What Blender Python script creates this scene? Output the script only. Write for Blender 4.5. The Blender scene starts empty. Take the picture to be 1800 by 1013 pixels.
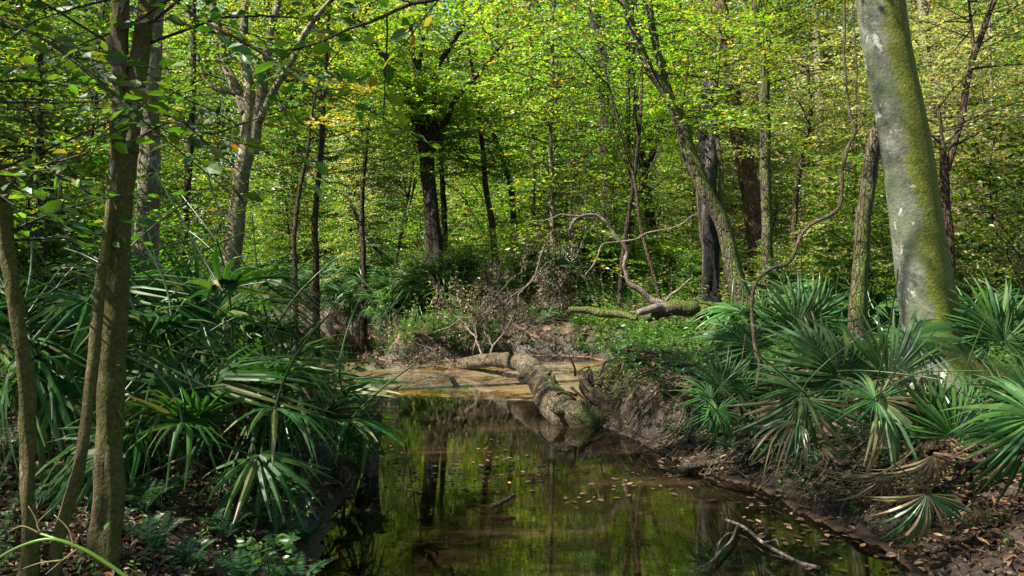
import bpy, math, random
import numpy as np
from mathutils import Vector, Matrix
SC = bpy.context.scene
COL = SC.collection
rng = np.random.default_rng(11)
R = math.radians
F = 1413.0; CAMZ = 1.7; HV = 455.0      # focal length in photo pixels, eye height, horizon row
def P(u, v, Y): return np.array([(u-900)/F*Y, Y, CAMZ-(v-HV)/F*Y])
def nrm(v): v = np.asarray(v, float); return v/(np.linalg.norm(v)+1e-12)
def nrows(v): return v/(np.linalg.norm(v, axis=1, keepdims=True)+1e-12)

# ------------------------------------------------------------------ noise
_T = np.random.default_rng(5).random((256, 256))
def vn(x, y, s=0):
    x = np.asarray(x, float)+37.7*s; y = np.asarray(y, float)+91.3*s
    i = np.floor(x).astype(int); j = np.floor(y).astype(int); fx = x-i; fy = y-j
    fx = fx*fx*(3-2*fx); fy = fy*fy*(3-2*fy)
    a = _T[i & 255, j & 255]; b = _T[(i+1) & 255, j & 255]; c = _T[i & 255, (j+1) & 255]; d = _T[(i+1) & 255, (j+1) & 255]
    return (a*(1-fx)+b*fx)*(1-fy)+(c*(1-fx)+d*fx)*fy
def fbm(x, y, s=0, o=4):
    r = 0; a = .5; f = 1.
    for k in range(o): r = r+a*vn(np.asarray(x)*f, np.asarray(y)*f, s+k); a *= .5; f *= 2.03
    return r
def sst(a, b, x): t = np.clip((x-a)/(b-a), 0, 1); return t*t*(3-2*t)

# ------------------------------------------------------------------ terrain
RIV = np.array([(2.9,-4),(2.7,0),(2.45,2.5),(2.3,3.6),(2.15,4.3),(2.15,4.76),(1.91,5.4),(1.80,5.93),(1.5,6.4),(1.27,7.17),(1.04,7.75),
 (.86,8.3),(.84,9.2),(1.0,10.3),(1.45,11.6),(1.62,13.2),(1.3,13.9),(.6,14.1),(0,14.2),(-1.0,13.5),(-1.7,12.9),(-2.3,13.6),(-2.2,15),(-2.6,16.6),(-3.9,19.3),
 (-5.5,21.6),(-7.5,23.6),(-11,26),(-18,29),(-26,31),(-27,35),(-17,33.5),(-10,30),(-8.8,25.5),(-7.6,22),(-6.6,19.6),(-5.6,16.6),(-4.3,12.8),
 (-2.6,10.0),(-1.75,8.9),(-1.45,8.2),(-1.2,7.2),(-1.12,6.2),(-1.2,5.4),(-1.05,4.3),(-.85,3.2),(-.2,1.6),(.5,0),(.8,-4)], float)
def sdist(x, y):                                     # + on land, - in the creek
    x = np.asarray(x, float); y = np.asarray(y, float)
    d = np.full(x.shape, 1e9); ins = np.zeros(x.shape, bool)
    n = len(RIV)
    for k in range(n):
        ax, ay = RIV[k]; bx, by = RIV[(k+1) % n]
        ex, ey = bx-ax, by-ay
        t = np.clip(((x-ax)*ex+(y-ay)*ey)/(ex*ex+ey*ey), 0, 1)
        d = np.minimum(d, np.hypot(x-ax-t*ex, y-ay-t*ey))
        c = ((ay > y) != (by > y))
        with np.errstate(divide='ignore', invalid='ignore'):
            c &= x < (bx-ax)*(y-ay)/((by-ay) if by != ay else 1e-9)+ax
        ins ^= c
    return np.where(ins, -d, d)
def centre_x(y): return np.interp(y, [-4, 3, 6, 9, 12, 16, 22, 30], [1.8, .8, .3, -.3, -1.2, -4.2, -7, -20])
def height(x, y):
    x = np.asarray(x, float); y = np.asarray(y, float)
    s = sdist(x, y)+.16*(fbm(x*2.2, y*2.2, 3)-.47)
    right = sst(-.2, .3, (x-centre_x(y)))
    bank_r = .10*sst(0, .35, s)+.36*sst(.08, 1.25-.85*sst(6.3, 8.2, y), s)
    bank_l = .14*sst(0, .25, s)+.22*sst(.1, .9, s)
    land = bank_l*(1-right)+bank_r*right
    land = land+.68*sst(8, 21, y)*sst(.2, 2.0, s)+.25*sst(30, 80, y)
    land = land+.11*(fbm(x*.5, y*.5, 9)-.47)*sst(.5, 3, s)*2
    land = land+.05*(fbm(x*3, y*3, 2)-.47)*sst(0, .4, s)+(.26-.12*sst(6.5, 7.5, y))*(fbm(x*2.6, y*2.6, 22, 5)-.48)*sst(.02, .3, s)*(1-sst(1.1, 2.2, s))*sst(3, 4.5, y)
    land = np.maximum(land, .012)+.025*(vn(x*11, y*11, 4)-.5)*sst(0, .2, s)
    # mossy hummock over the root mass, and the low rise under the dead brush
    land = land+.13*np.exp(-(((x-1.5)/.7)**2+((y-9.1)/.65)**2))*sst(0, .3, s)
    land = land+.25*np.exp(-(((x-.9)/1.6)**2+((y-16.2)/1.2)**2))*sst(0, .6, s)
    bar = sst(9.3, 10.3, y+.16*np.sin(x*1.3)+.5*(vn(x*1.6, y*3.4, 3)-.5))*(1-sst(13.6, 15.5, y))
    deep = -.55*(1-bar)-(.07+.05*vn(x*.9, y*1.6, 8))*bar
    bed = deep*(1-np.exp(s/.45)) if True else 0
    fr = sst(1.0, 1.7, x)*(1-sst(5.5, 6.6, y))       # gently shelving orange mud at the near right
    bed = np.where(s < 0, bed*(1-.62*fr), 0)
    return np.where(s > 0, land, bed-.012*(s < 0))
def H(x, y): return float(height(np.array([x]), np.array([y]))[0])

# ------------------------------------------------------------------ mesh builder
class MB:
    def __init__(s): s.V = []; s.Q = []; s.M = []; s.n = 0
    def add(s, V, Q, m=0):
        V = np.asarray(V, float).reshape(-1, 3); Q = np.asarray(Q, int).reshape(-1, 4)
        s.V.append(V); s.Q.append(Q+s.n); s.M.append(np.full(len(Q), m, int)); s.n += len(V)
    def tube(s, path, rad, sides=8, m=0, rf=None, cap=True, jag=0):
        path = np.asarray(path, float); k = len(path); rad = np.broadcast_to(np.asarray(rad, float), (k,)).copy()
        t = nrows(np.gradient(path, axis=0))
        ref = np.array([1., 0, 0]) if abs(t[0][0]) < .8 else np.array([0, 0, 1.])
        u = nrm(np.cross(t[0], ref)); a = np.linspace(0, 2*math.pi, sides, endpoint=False); rings = []
        for i in range(k):
            u = nrm(u-t[i]*np.dot(u, t[i])); w = np.cross(t[i], u)
            dirs = np.outer(np.cos(a), u)+np.outer(np.sin(a), w)
            r = rad[i]*(rf(i/(k-1), dirs, path[i]) if rf else 1.)
            ring = path[i]+dirs*(np.asarray(r)[:, None] if np.ndim(r) else r)
            if jag and i == k-1: ring = ring+np.outer(np.random.default_rng(i).random(sides)*jag, t[i])
            rings.append(ring)
        if cap:
            rings.append(path[-1]+(rings[-1]-path[-1])*.02+(0 if not jag else -t[-1]*.1)); rings.insert(0, path[0]+(rings[0]-path[0])*.02)
        V = np.concatenate(rings); nr = len(rings); q = []
        i0 = np.arange(nr-1)[:, None]*sides; j = np.arange(sides)[None, :]; j2 = (j+1) % sides
        Q = np.stack([i0+j, i0+j2, i0+sides+j2, i0+sides+j], -1).reshape(-1, 4)
        s.add(V, Q, m)
    def leaves(s, pos, d, n, size, tmpl, m=0, wid=1.):
        T, TQ = tmpl; pos = np.asarray(pos); N = len(pos)
        if N == 0: return
        d = nrows(np.asarray(d)); n = np.asarray(n); n = nrows(n-d*np.sum(n*d, 1, keepdims=True)); b = np.cross(n, d)
        sz = np.broadcast_to(np.asarray(size, float), (N,))
        wd = np.broadcast_to(np.asarray(wid, float), (N,))
        V = pos[:, None]+sz[:, None, None]*(T[None, :, :1]*d[:, None]+T[None, :, 1:2]*b[:, None]*wd[:, None, None]+T[None, :, 2:]*n[:, None])
        Q = (np.arange(N)*len(T))[:, None, None]+TQ[None]
        s.add(V.reshape(-1, 3), Q.reshape(-1, 4), m)
    def mesh(s, name, mats, origin=(0, 0, 0), smooth=False):
        V = np.concatenate(s.V)-np.asarray(origin); Q = np.concatenate(s.Q); M = np.concatenate(s.M)
        me = bpy.data.meshes.new(name); me.vertices.add(len(V)); me.vertices.foreach_set('co', V.astype(np.float32).ravel())
        me.loops.add(len(Q)*4); me.loops.foreach_set('vertex_index', Q.astype(np.int32).ravel())
        me.polygons.add(len(Q)); me.polygons.foreach_set('loop_start', (np.arange(len(Q))*4).astype(np.int32))
        me.polygons.foreach_set('material_index', M.astype(np.int32))
        me.polygons.foreach_set('use_smooth', (M == 1) if smooth == 'twig' else np.full(len(Q), bool(smooth)))
        me.update(calc_edges=True)
        for mt in (mats if isinstance(mats, (list, tuple)) else [mats]): me.materials.append(mt)
        return me
    def build(s, name, mats, parent=None, origin=(0, 0, 0), smooth=False):
        return link(name, s.mesh(name, mats, origin, smooth), parent, (0, 0, 0) if parent is not None else origin)
def link(name, me, parent=None, loc=(0, 0, 0)):
    o = bpy.data.objects.new(name, me); COL.objects.link(o); o.location = loc
    if parent is not None: o.parent = parent
    return o
def tag(o, label=None, cat=None, group=None, kind=None):
    if label: o['label'] = label
    if cat: o['category'] = cat
    if group: o['group'] = group
    if kind: o['kind'] = kind
    return o
def thing(name, label, cat, loc=(0, 0, 0), rz=0, group=None):
    o = link(name, None, None, tuple(float(a) for a in loc)); o.rotation_euler = (0, 0, rz); o.empty_display_size = .2
    return tag(o, label, cat, group)
def dup(root, loc, rz=0, sc=1., label=None, group=None):
    r = root.copy(); COL.objects.link(r); r.location = loc; r.rotation_euler = (0, 0, rz); r.scale = (sc, sc, sc)
    if label: r['label'] = label
    if group: r['group'] = group
    for ch in kids[root.name]:
        c = ch.copy(); COL.objects.link(c); c.parent = r
        for g in kids.get(ch.name, ()):
            e = g.copy(); COL.objects.link(e); e.parent = c
    return r
kids = {}
def note(root):
    kids[root.name] = list(root.children)
    for c in root.children:
        if c.children: kids[c.name] = list(c.children)

def smoothpath(pts, rad, n=6):
    pts = np.asarray(pts, float); rad = np.asarray(rad, float); k = len(pts)
    if k < 3:
        t = np.linspace(0, 1, n*2)[:, None]; return pts[0]*(1-t)+pts[-1]*t, rad[0]*(1-t[:, 0])+rad[-1]*t[:, 0]
    E = np.vstack([2*pts[0]-pts[1], pts, 2*pts[-1]-pts[-2]]); out = []; ro = []
    for i in range(k-1):
        p0, p1, p2, p3 = E[i:i+4]
        for t in np.linspace(0, 1, n, endpoint=(i == k-2)):
            out.append(.5*((2*p1)+(-p0+p2)*t+(2*p0-5*p1+4*p2-p3)*t*t+(-p0+3*p1-3*p2+p3)*t**3)); ro.append(rad[i]*(1-t)+rad[i+1]*t)
    return np.array(out), np.array(ro)

T_R = (np.array([(0, 0, 0), (.45, -.27, .07), (1, 0, -.05), (.45, .27, .07)]), np.array([(0, 1, 2, 3)]))
T_L = (np.array([(0, 0, 0), (.22, -.2, .05), (.62, -.25, .03), (1, 0, -.12), (.62, .25, .03), (.22, .2, .05), (.5, 0, -.02)]),
       np.array([(0, 1, 2, 6), (6, 2, 3, 4), (0, 6, 4, 5)]))
T_D = (np.array([(0, 0, 0), (.3, -.24, .12), (.72, -.18, .2), (1, .03, .12), (.65, .2, .06), (.25, .22, .16), (.5, 0, -.02)]),
       np.array([(0, 1, 2, 6), (6, 2, 3, 4), (0, 6, 4, 5)]))

# ------------------------------------------------------------------ materials
def newmat(name):
    m = bpy.data.materials.new(name); m.use_nodes = True; nt = m.node_tree; nt.nodes.clear()
    out = nt.nodes.new('ShaderNodeOutputMaterial'); return m, nt, out
class NT:
    def __init__(s, nt): s.nt = nt
    def n(s, t, ins=None, **kw):
        nd = s.nt.nodes.new('ShaderNode'+t)
        for k, v in kw.items(): setattr(nd, k, v)
        for k, v in (ins or {}).items():
            if isinstance(v, bpy.types.NodeSocket): s.nt.links.new(v, nd.inputs[k])
            else: nd.inputs[k].default_value = v
        return nd
    def ramp(s, fac, stops, interp='LINEAR'):
        nd = s.nt.nodes.new('ShaderNodeValToRGB'); cr = nd.color_ramp; cr.interpolation = interp
        while len(cr.elements) > 1: cr.elements.remove(cr.elements[-1])
        cr.elements[0].position = stops[0][0]; cr.elements[0].color = (*stops[0][1], 1)
        for p, c in stops[1:]: e = cr.elements.new(p); e.color = (*c, 1)
        s.nt.links.new(fac, nd.inputs[0]); return nd.outputs[0]
    def noise(s, vec, scale, detail=4, rough=.55, dist=0.):
        return s.n('TexNoise', {'Vector': vec, 'Scale': scale, 'Detail': detail, 'Roughness': rough, 'Distortion': dist}).outputs['Fac']
    def math(s, op, a, b=0., c=None, clamp=False):
        i = {0: a, 1: b}
        if c is not None: i[2] = c
        return s.n('Math', i, operation=op, use_clamp=clamp).outputs[0]
    def mix(s, f, a, b, bt='MIX'):
        nd = s.nt.nodes.new('ShaderNodeMix'); nd.data_type = 'RGBA'; nd.blend_type = bt
        for k, v in ((0, f), (6, a), (7, b)):
            if isinstance(v, bpy.types.NodeSocket): s.nt.links.new(v, nd.inputs[k])
            else: nd.inputs[k].default_value = v if k == 0 else (*v, 1)
        return nd.outputs[2]
    def step(s, x, a, b): return s.n('MapRange', {'Value': x, 'From Min': a, 'From Max': b}, interpolation_type='SMOOTHSTEP').outputs[0]
def leafmat(name, stops, trans=.62, gloss=.08, rough=.4, boost=2.15, hue=.03):
    m, nt, out = newmat(name); N = NT(nt)
    g = N.n('NewGeometry'); oi = N.n('ObjectInfo')
    c = N.ramp(g.outputs['Random Per Island'], stops)
    cl = N.noise(g.outputs['Position'], .9, 3, .6)
    hs = N.n('HueSaturation', {'Hue': N.math('MULTIPLY_ADD', cl, -hue*3, N.math('MULTIPLY_ADD', oi.outputs['Random'], hue, .5+hue)), 'Saturation': 1.0,
              'Value': N.math('MULTIPLY_ADD', oi.outputs['Random'], .85, .52), 'Color': c}).outputs[0]
    tc = N.mix(1., hs, (boost, boost*1.02, boost*.5), 'MULTIPLY')
    d = N.n('BsdfDiffuse', {'Color': hs}); t = N.n('BsdfTranslucent', {'Color': tc})
    a = N.n('MixShader', {0: trans, 1: d.outputs[0], 2: t.outputs[0]})
    gl = N.n('BsdfGlossy', {'Color': (.9, 1, .85, 1), 'Roughness': rough})
    fr = N.math('POWER', N.n('LayerWeight', {'Blend': .5}).outputs['Facing'], 4.)
    b = N.n('MixShader', {0: N.math('MULTIPLY_ADD', fr, gloss*4, gloss*.35), 1: a.outputs[0], 2: gl.outputs[0]})
    nt.links.new(b.outputs[0], out.inputs[0]); return m
def barkmat(name, c1, c2, c3=None, moss=.0, mosscol=((.035, .05, .008), (.10, .13, .02)), scale=1., side=0., stretch=.25, bump=.5, lichen=0., charred=0., up=.5, furrow=1.):
    m, nt, out = newmat(name); N = NT(nt)
    tc = N.n('TexCoord').outputs['Object']
    mp = N.n('Mapping', {'Vector': tc, 'Scale': (1, 1, stretch)}).outputs[0]
    n1 = N.noise(mp, 9*scale, 6, .65, .4); n2 = N.noise(mp, 32*scale, 5, .6); n3 = N.noise(tc, 2.3, 4, .6); n4 = N.noise(tc, 60, 3)
    vo = N.n('TexVoronoi', {'Vector': N.n('Mapping', {'Vector': N.n('VectorMath', {0: mp, 1: N.n('VectorMath', {0: N.n('TexNoise', {'Vector': tc, 'Scale': 5*scale}).outputs['Color'], 1: (.12, .12, .12)}, operation='MULTIPLY').outputs[0]}, operation='ADD').outputs[0]}).outputs[0], 'Scale': 26*scale}, feature='DISTANCE_TO_EDGE').outputs['Distance']
    fis = N.step(vo, .0, .16)
    f = N.math('ADD', N.math('MULTIPLY', n1, .55), N.math('MULTIPLY', n2, .45))
    f = N.math('MULTIPLY_ADD', N.math('SUBTRACT', fis, 1.), furrow*.16, f)
    col = N.ramp(f, [(.36, c1), (.5, tuple(a*.45+b*.55 for a, b in zip(c1, c2))), (.60, c2)])
    col = N.mix(N.math('MULTIPLY', N.step(N.noise(tc, 1.1, 3), .50, .62), .45), col, tuple(x*.35 for x in c2))
    if c3: col = N.mix(N.step(n3, .45, .7), col, c3)
    if charred: col = N.mix(N.math('MULTIPLY', N.step(N.noise(mp, 3, 4), .40, .50), charred), col, (.006, .006, .006))
    if lichen: col = N.mix(N.math('MULTIPLY', N.step(N.noise(tc, 7, 5, .6, .5), .60, .66), lichen), col, (.34, .36, .30))
    if moss:
        g = N.n('NewGeometry'); sx = N.n('SeparateXYZ', {0: g.outputs['Normal']})
        k = N.math('ADD', N.math('MULTIPLY', N.math('SUBTRACT', sx.outputs[0], N.math('MULTIPLY', sx.outputs[1], .25)), side), N.math('MULTIPLY', sx.outputs[2], up))
        k = N.math('ADD', k, N.math('MULTIPLY', N.math('SUBTRACT', N.noise(tc, 3.1, 6, .7), .5), 2.2))
        k = N.math('ADD', k, N.math('MULTIPLY', N.math('SUBTRACT', n4, .5), .5))
        k = N.step(k, .55-moss, .95-moss)
        mc = N.ramp(n4, [(.3, mosscol[0]), (.7, mosscol[1])])
        col = N.mix(k, col, mc)
    h = N.math('ADD', N.math('ADD', N.math('MULTIPLY', n1, 1.), N.math('MULTIPLY', n2, .6)), N.math('MULTIPLY', fis, .55*furrow))
    bp = N.n('Bump', {'Strength': min(1, bump*1.7), 'Distance': .05/scale, 'Height': h}).outputs[0]
    p = N.n('BsdfPrincipled', {'Base Color': col, 'Roughness': .85, 'Normal': bp, 'Specular IOR Level': .25})
    nt.links.new(p.outputs[0], out.inputs[0]); return m

G_BRIGHT = [(0, (.050, .125, .008)), (.35, (.085, .165, .010)), (.62, (.115, .195, .010)), (.88, (.190, .225, .014)), (.97, (.28, .17, .02)), (1, (.25, .09, .015))]
G_MID = [(0, (.028, .090, .008)), (.5, (.055, .135, .010)), (.85, (.105, .175, .012)), (.97, (.20, .19, .02)), (1, (.26, .12, .02))]
G_DARK = [(0, (.014, .045, .012)), (.6, (.030, .080, .015)), (1, (.06, .12, .02))]
G_YEL = [(0, (.12, .14, .012)), (.4, (.26, .22, .02)), (.75, (.36, .24, .03)), (1, (.40, .15, .03))]
G_PALE = [(0, (.10, .13, .035)), (.5, (.17, .19, .06)), (.8, (.24, .22, .09)), (1, (.28, .19, .09))]
M = {}
M['bright'] = leafmat('leaf bright', G_BRIGHT); M['mid'] = leafmat('leaf mid', G_MID); M['dark'] = leafmat('leaf dark', G_DARK, .45)
M['yellow'] = leafmat('leaf yellow', G_YEL, .45, boost=1.3); M['pale'] = leafmat('leaf pale', G_PALE, .5)
M['palm'] = leafmat('palm leaf', [(0, (.018, .070, .022)), (.6, (.038, .108, .022)), (1, (.075, .14, .028))], .32, .03, .5, 1.9, .02)
M['palm_b'] = leafmat('palm leaf fresh', [(0, (.03, .10, .014)), (1, (.06, .15, .02))], .35, .14, .36, 1.8, .02)
M['strap'] = leafmat('strap leaf', [(0, (.014, .062, .010)), (.6, (.030, .100, .013)), (.93, (.055, .12, .014)), (1, (.16, .13, .04))], .36, .045, .42, 1.9, .02)
M['palm_dead'] = leafmat('dead palm leaf', [(0, (.10, .06, .03)), (.6, (.20, .135, .07)), (1, (.30, .22, .12))], .25, .06, .5, 1.2, .02)
M['palm_half'] = leafmat('fading palm leaf', [(0, (.03, .09, .03)), (.45, (.05, .11, .03)), (.6, (.16, .14, .05)), (1, (.24, .17, .08))], .25, .10, .4, 1.3, .02)
M['litter'] = leafmat('litter', [(0, (.022, .011, .007)), (.35, (.060, .028, .015)), (.65, (.12, .062, .033)), (.88, (.22, .14, .085)), (.95, (.30, .13, .03)), (1, (.36, .28, .20))], .1, .08, .45, 1., .02)
M['deadleaf'] = leafmat('withered leaf', [(0, (.06, .040, .028)), (.5, (.14, .10, .070)), (1, (.28, .22, .16))], .2, .04, .5, 1., .02)
M['herb'] = leafmat('herb', [(0, (.02, .07, .012)), (.6, (.05, .12, .015)), (1, (.11, .17, .02))], .4, .1, .4)
M['fern'] = leafmat('fern', [(0, (.016, .06, .02)), (1, (.04, .10, .025))], .35, .08, .4)
M['twig'] = barkmat('twig bark', (.030, .022, .014), (.10, .08, .055), scale=2)
M['bark_brown'] = barkmat('brown bark', (.020, .014, .008), (.095, .062, .034), moss=.22, up=.2, side=-.15)
M['bark_near'] = barkmat('near bark', (.030, .022, .009), (.135, .098, .042), (.085, .080, .025), moss=.78, mosscol=((.035, .038, .006), (.105, .10, .018)), up=.1, scale=2.2, side=.25, bump=.45, lichen=.55, stretch=.6, furrow=.12)
M['bark_grey'] = barkmat('grey bark', (.06, .05, .03), (.26, .22, .13), moss=.38, up=.2, side=.3, lichen=.7, bump=.4, stretch=.5, furrow=.3)
M['bark_dark'] = barkmat('dark bark', (.012, .009, .006), (.055, .040, .026), moss=.1)
M['bark_mossy'] = barkmat('mossy bark', (.035, .028, .018), (.12, .095, .06), moss=.75, side=.25)
M['bark_red'] = barkmat('brown flaky bark', (.05, .03, .02), (.20, .13, .085), moss=.18, scale=1.2, bump=.8)
M['beech'] = barkmat('smooth beech bark', (.040, .045, .03), (.155, .16, .12), (.075, .09, .045), moss=.86, side=1.05, up=.05, mosscol=((.045, .060, .008), (.13, .145, .020)), scale=1.0, stretch=1.1, bump=.2, lichen=1., furrow=.12)
M['snag'] = barkmat('weathered snag wood', (.03, .026, .022), (.20, .17, .14), scale=1.4, stretch=.1, bump=1., charred=.95)
M['log'] = barkmat('log bark', (.030, .024, .014), (.23, .175, .10), moss=.46, up=.10, side=.45, scale=1.2, stretch=1.2, bump=.9, lichen=.4, furrow=.7)
M['root'] = barkmat('root bark', (.03, .022, .014), (.13, .09, .055), moss=.15, scale=1.5)
M['deadwood'] = barkmat('bare dead wood', (.09, .07, .055), (.32, .26, .21), scale=2.)
M['deadtwig'] = barkmat('dead twig', (.10, .08, .06), (.34, .28, .22), scale=2.)
M['vine'] = barkmat('vine bark', (.05, .038, .024), (.19, .14, .085), moss=.12, scale=3.)
M['petiole'] = leafmat('petiole', [(0, (.025, .055, .012)), (1, (.045, .08, .018))], .1, .12, .35)
M['petiole_dead'] = leafmat('dry petiole', [(0, (.16, .09, .045)), (1, (.26, .16, .09))], .05, .06, .45)
M['grass'] = leafmat('grass stem', [(0, (.10, .22, .012)), (1, (.14, .26, .02))], .3, .12, .35)
M['straw'] = leafmat('straw', [(0, (.26, .19, .07)), (1, (.34, .26, .12))], .2, .05, .5)

# ground
def groundmat():
    m, nt, out = newmat('forest floor'); N = NT(nt)
    g = N.n('NewGeometry'); pos = g.outputs['Position']; sp = N.n('SeparateXYZ', {0: pos})
    v1 = N.n('TexVoronoi', {'Vector': pos, 'Scale': 17., 'Randomness': 1.}); v2 = N.n('TexVoronoi', {'Vector': pos, 'Scale': 31.})
    n1 = N.noise(pos, 1.3, 5, .6); n2 = N.noise(pos, 40, 4, .7); n3 = N.noise(pos, 6, 5, .65)
    r = N.n('SeparateXYZ', {0: v1.outputs['Color']}).outputs[0]
    lit = N.ramp(r, [(0, (.014, .008, .005)), (.35, (.036, .020, .011)), (.7, (.080, .045, .024)), (.93, (.15, .10, .06)), (1, (.18, .08, .03))])
    soil = N.ramp(n2, [(.3, (.014, .009, .006)), (.7, (.060, .038, .022))])
    col = N.mix(N.step(n3, .38, .52), soil, lit)
    ms = N.math('ADD', n1, N.math('MULTIPLY', N.math('SUBTRACT', n2, .5), .35))
    # moss patches, thick on the hummock
    hx = N.math('POWER', N.math('DIVIDE', N.math('SUBTRACT', sp.outputs[0], 1.55), 1.0), 2.); hy = N.math('POWER', N.math('DIVIDE', N.math('SUBTRACT', sp.outputs[1], 9.2), 1.0), 2.)
    hum = N.math('POWER', 2.718, N.math('MULTIPLY', N.math('ADD', hx, hy), -1.))
    k = N.step(N.math('MULTIPLY_ADD', hum, .33, ms), .62, .70)
    moss = N.ramp(N.noise(pos, 55, 3), [(.3, (.035, .045, .006)), (.7, (.13, .14, .018))])
    col = N.mix(k, col, moss)
    # wet mud just above the water line
    wn = N.math('MULTIPLY_ADD', N.math('SUBTRACT', n3, .5), .22, sp.outputs[2])
    wet = N.math('SUBTRACT', 1., N.step(wn, .10, .36))
    mud = N.ramp(n2, [(.3, (.010, .006, .004)), (.7, (.036, .021, .013))])
    col = N.mix(wet, col, mud)
    bed = N.math('SUBTRACT', 1., N.step(sp.outputs[2], -.02, .02))
    sand = N.ramp(N.noise(pos, 2.2, 5, .6), [(.3, (.24, .10, .030)), (.5, (.40, .22, .085)), (.7, (.50, .38, .22))])
    sand = N.mix(N.step(sp.outputs[1], 8.5, 9.5), N.ramp(N.noise(pos, 3, 5, .6), [(.35, (.045, .020, .010)), (.6, (.14, .055, .022)), (.8, (.24, .12, .06))]), sand)
    col = N.mix(bed, col, sand)
    hgt = N.math('ADD', N.math('MULTIPLY', v1.outputs['Distance'], .8), N.math('MULTIPLY', n2, .5))
    bp = N.n('Bump', {'Strength': .8, 'Distance': .025, 'Height': hgt}).outputs[0]
    ro = N.math('SUBTRACT', .92, N.math('MULTIPLY', wet, .35))
    p = N.n('BsdfPrincipled', {'Base Color': col, 'Roughness': ro, 'Normal': bp, 'Specular IOR Level': .4})
    nt.links.new(p.outputs[0], out.inputs[0]); return m
def grid(xs, ys):
    X, Y = np.meshgrid(xs, ys, indexing='ij'); nx, ny = X.shape
    i, j = np.meshgrid(np.arange(nx-1), np.arange(ny-1), indexing='ij')
    a = i*ny+j; Q = np.stack([a, a+ny, a+ny+1, a+1], -1).reshape(-1, 4)
    return X.ravel(), Y.ravel(), Q
def geo(a, b, h0, g):
    o = [a]; h = h0
    while (o[-1] < b if b > a else o[-1] > b): o.append(o[-1]+(h if b > a else -h)); h *= g
    return o
xs = np.array(geo(-6, -160, .07, 1.09)[::-1][:-1]+list(np.arange(-6, 6.01, .055))+geo(6.06, 160, .07, 1.09))
ys = np.array(geo(1.5, -40, .06, 1.1)[::-1][:-1]+list(np.arange(1.5, 17, .06))+geo(17.02, 220, .08, 1.07))
X, Y, Q = grid(xs, ys); Z = height(X, Y)
b = MB(); b.add(np.stack([X, Y, Z], 1), Q); tag(b.build('ground', groundmat(), smooth=True), 'leaf strewn forest floor and muddy creek banks', 'ground', kind='structure')

# water
def watermat():
    m, nt, out = newmat('creek water'); N = NT(nt)
    pos = N.n('NewGeometry').outputs['Position']
    at = N.n('Attribute', attribute_name='turbid').outputs['Fac']
    mp = N.n('Mapping', {'Vector': pos, 'Scale': (1., 2.6, 1)}).outputs[0]
    rip = N.math('ADD', N.noise(mp, 5, 3, .5, .3), N.math('MULTIPLY', N.noise(mp, 19, 2), .25))
    bp = N.n('Bump', {'Strength': .03, 'Distance': .010, 'Height': rip}).outputs[0]
    n = N.noise(N.n('Mapping', {'Vector': pos, 'Scale': (.5, 1.6, 1)}).outputs[0], 1.2, 5, .6, .8)
    body = N.ramp(n, [(.35, (.006, .004, .0015)), (.55, (.014, .008, .0035)), (.72, (.060, .036, .018))])
    st = N.n('Attribute', attribute_name='sunlit_silt').outputs['Fac']
    sunlit_silt = N.ramp(n, [(.36, (.30, .13, .032)), (.46, (.40, .25, .10)), (.56, (.42, .36, .25)), (.7, (.36, .18, .055))])  # silt tones, with the strip's sunlit brightness put into the colour
    st = N.step(N.math('ADD', st, N.math('MULTIPLY', N.math('SUBTRACT', N.noise(N.n('Mapping', {'Vector': pos, 'Scale': (.8, 3.2, 1)}).outputs[0], 1.6, 6, .62, .5), .5), 1.1)), .2, .85)
    col = N.mix(st, body, sunlit_silt)
    d = N.n('BsdfDiffuse', {'Color': col}); t = N.n('BsdfTransparent', {'Color': (.50, .27, .11, 1)})
    op = N.math('ADD', N.math('MULTIPLY_ADD', at, .62, .25), N.math('MULTIPLY', st, .18), clamp=True)
    mx = N.n('MixShader', {0: op, 1: t.outputs[0], 2: d.outputs[0]})
    gl = N.n('BsdfGlossy', {'Color': (1, 1, 1, 1), 'Roughness': 0., 'Normal': bp})
    fr = N.n('Fresnel', {'IOR': 2.0, 'Normal': bp})
    o = N.n('MixShader', {0: fr.outputs[0], 1: mx.outputs[0], 2: gl.outputs[0]})
    nt.links.new(o.outputs[0], out.inputs[0]); return m
X, Y, Q = grid(np.arange(-28, 3.6, .12), np.arange(-4, 36, .12))
s = sdist(X, Y); keepv = s < .6; kq = keepv[Q].all(1); Q = Q[kq]; used = np.unique(Q); mp = np.full(len(X), -1); mp[used] = np.arange(len(used))
b = MB(); b.add(np.stack([X[used], Y[used], 0*X[used]], 1), mp[Q]); wat = b.build('water', watermat(), smooth=True)
bar = sst(9.25, 10.2, Y[used]+.16*np.sin(X[used]*1.3)+.5*(vn(X[used]*1.6, Y[used]*3.4, 3)-.5)+.3*(vn(X[used]*5, Y[used]*9, 4)-.5))*(1-sst(12.3, 14.2, Y[used]))*sst(-5, -3, X[used])  # silt mask; its pale strip and edge also paint sun against shade
at = wat.data.attributes.new('sunlit_silt', 'FLOAT', 'POINT'); at.data.foreach_set('value', bar.astype(np.float32))
tag(wat, 'brown creek water reflecting the woods with a silty sandbar toned as sunlit', 'creek', kind='structure')
dep = np.clip(-height(X[used], Y[used]), 0, 1)
at = wat.data.attributes.new('turbid', 'FLOAT', 'POINT'); at.data.foreach_set('value', (sst(.03, .42, dep)).astype(np.float32))

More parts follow.
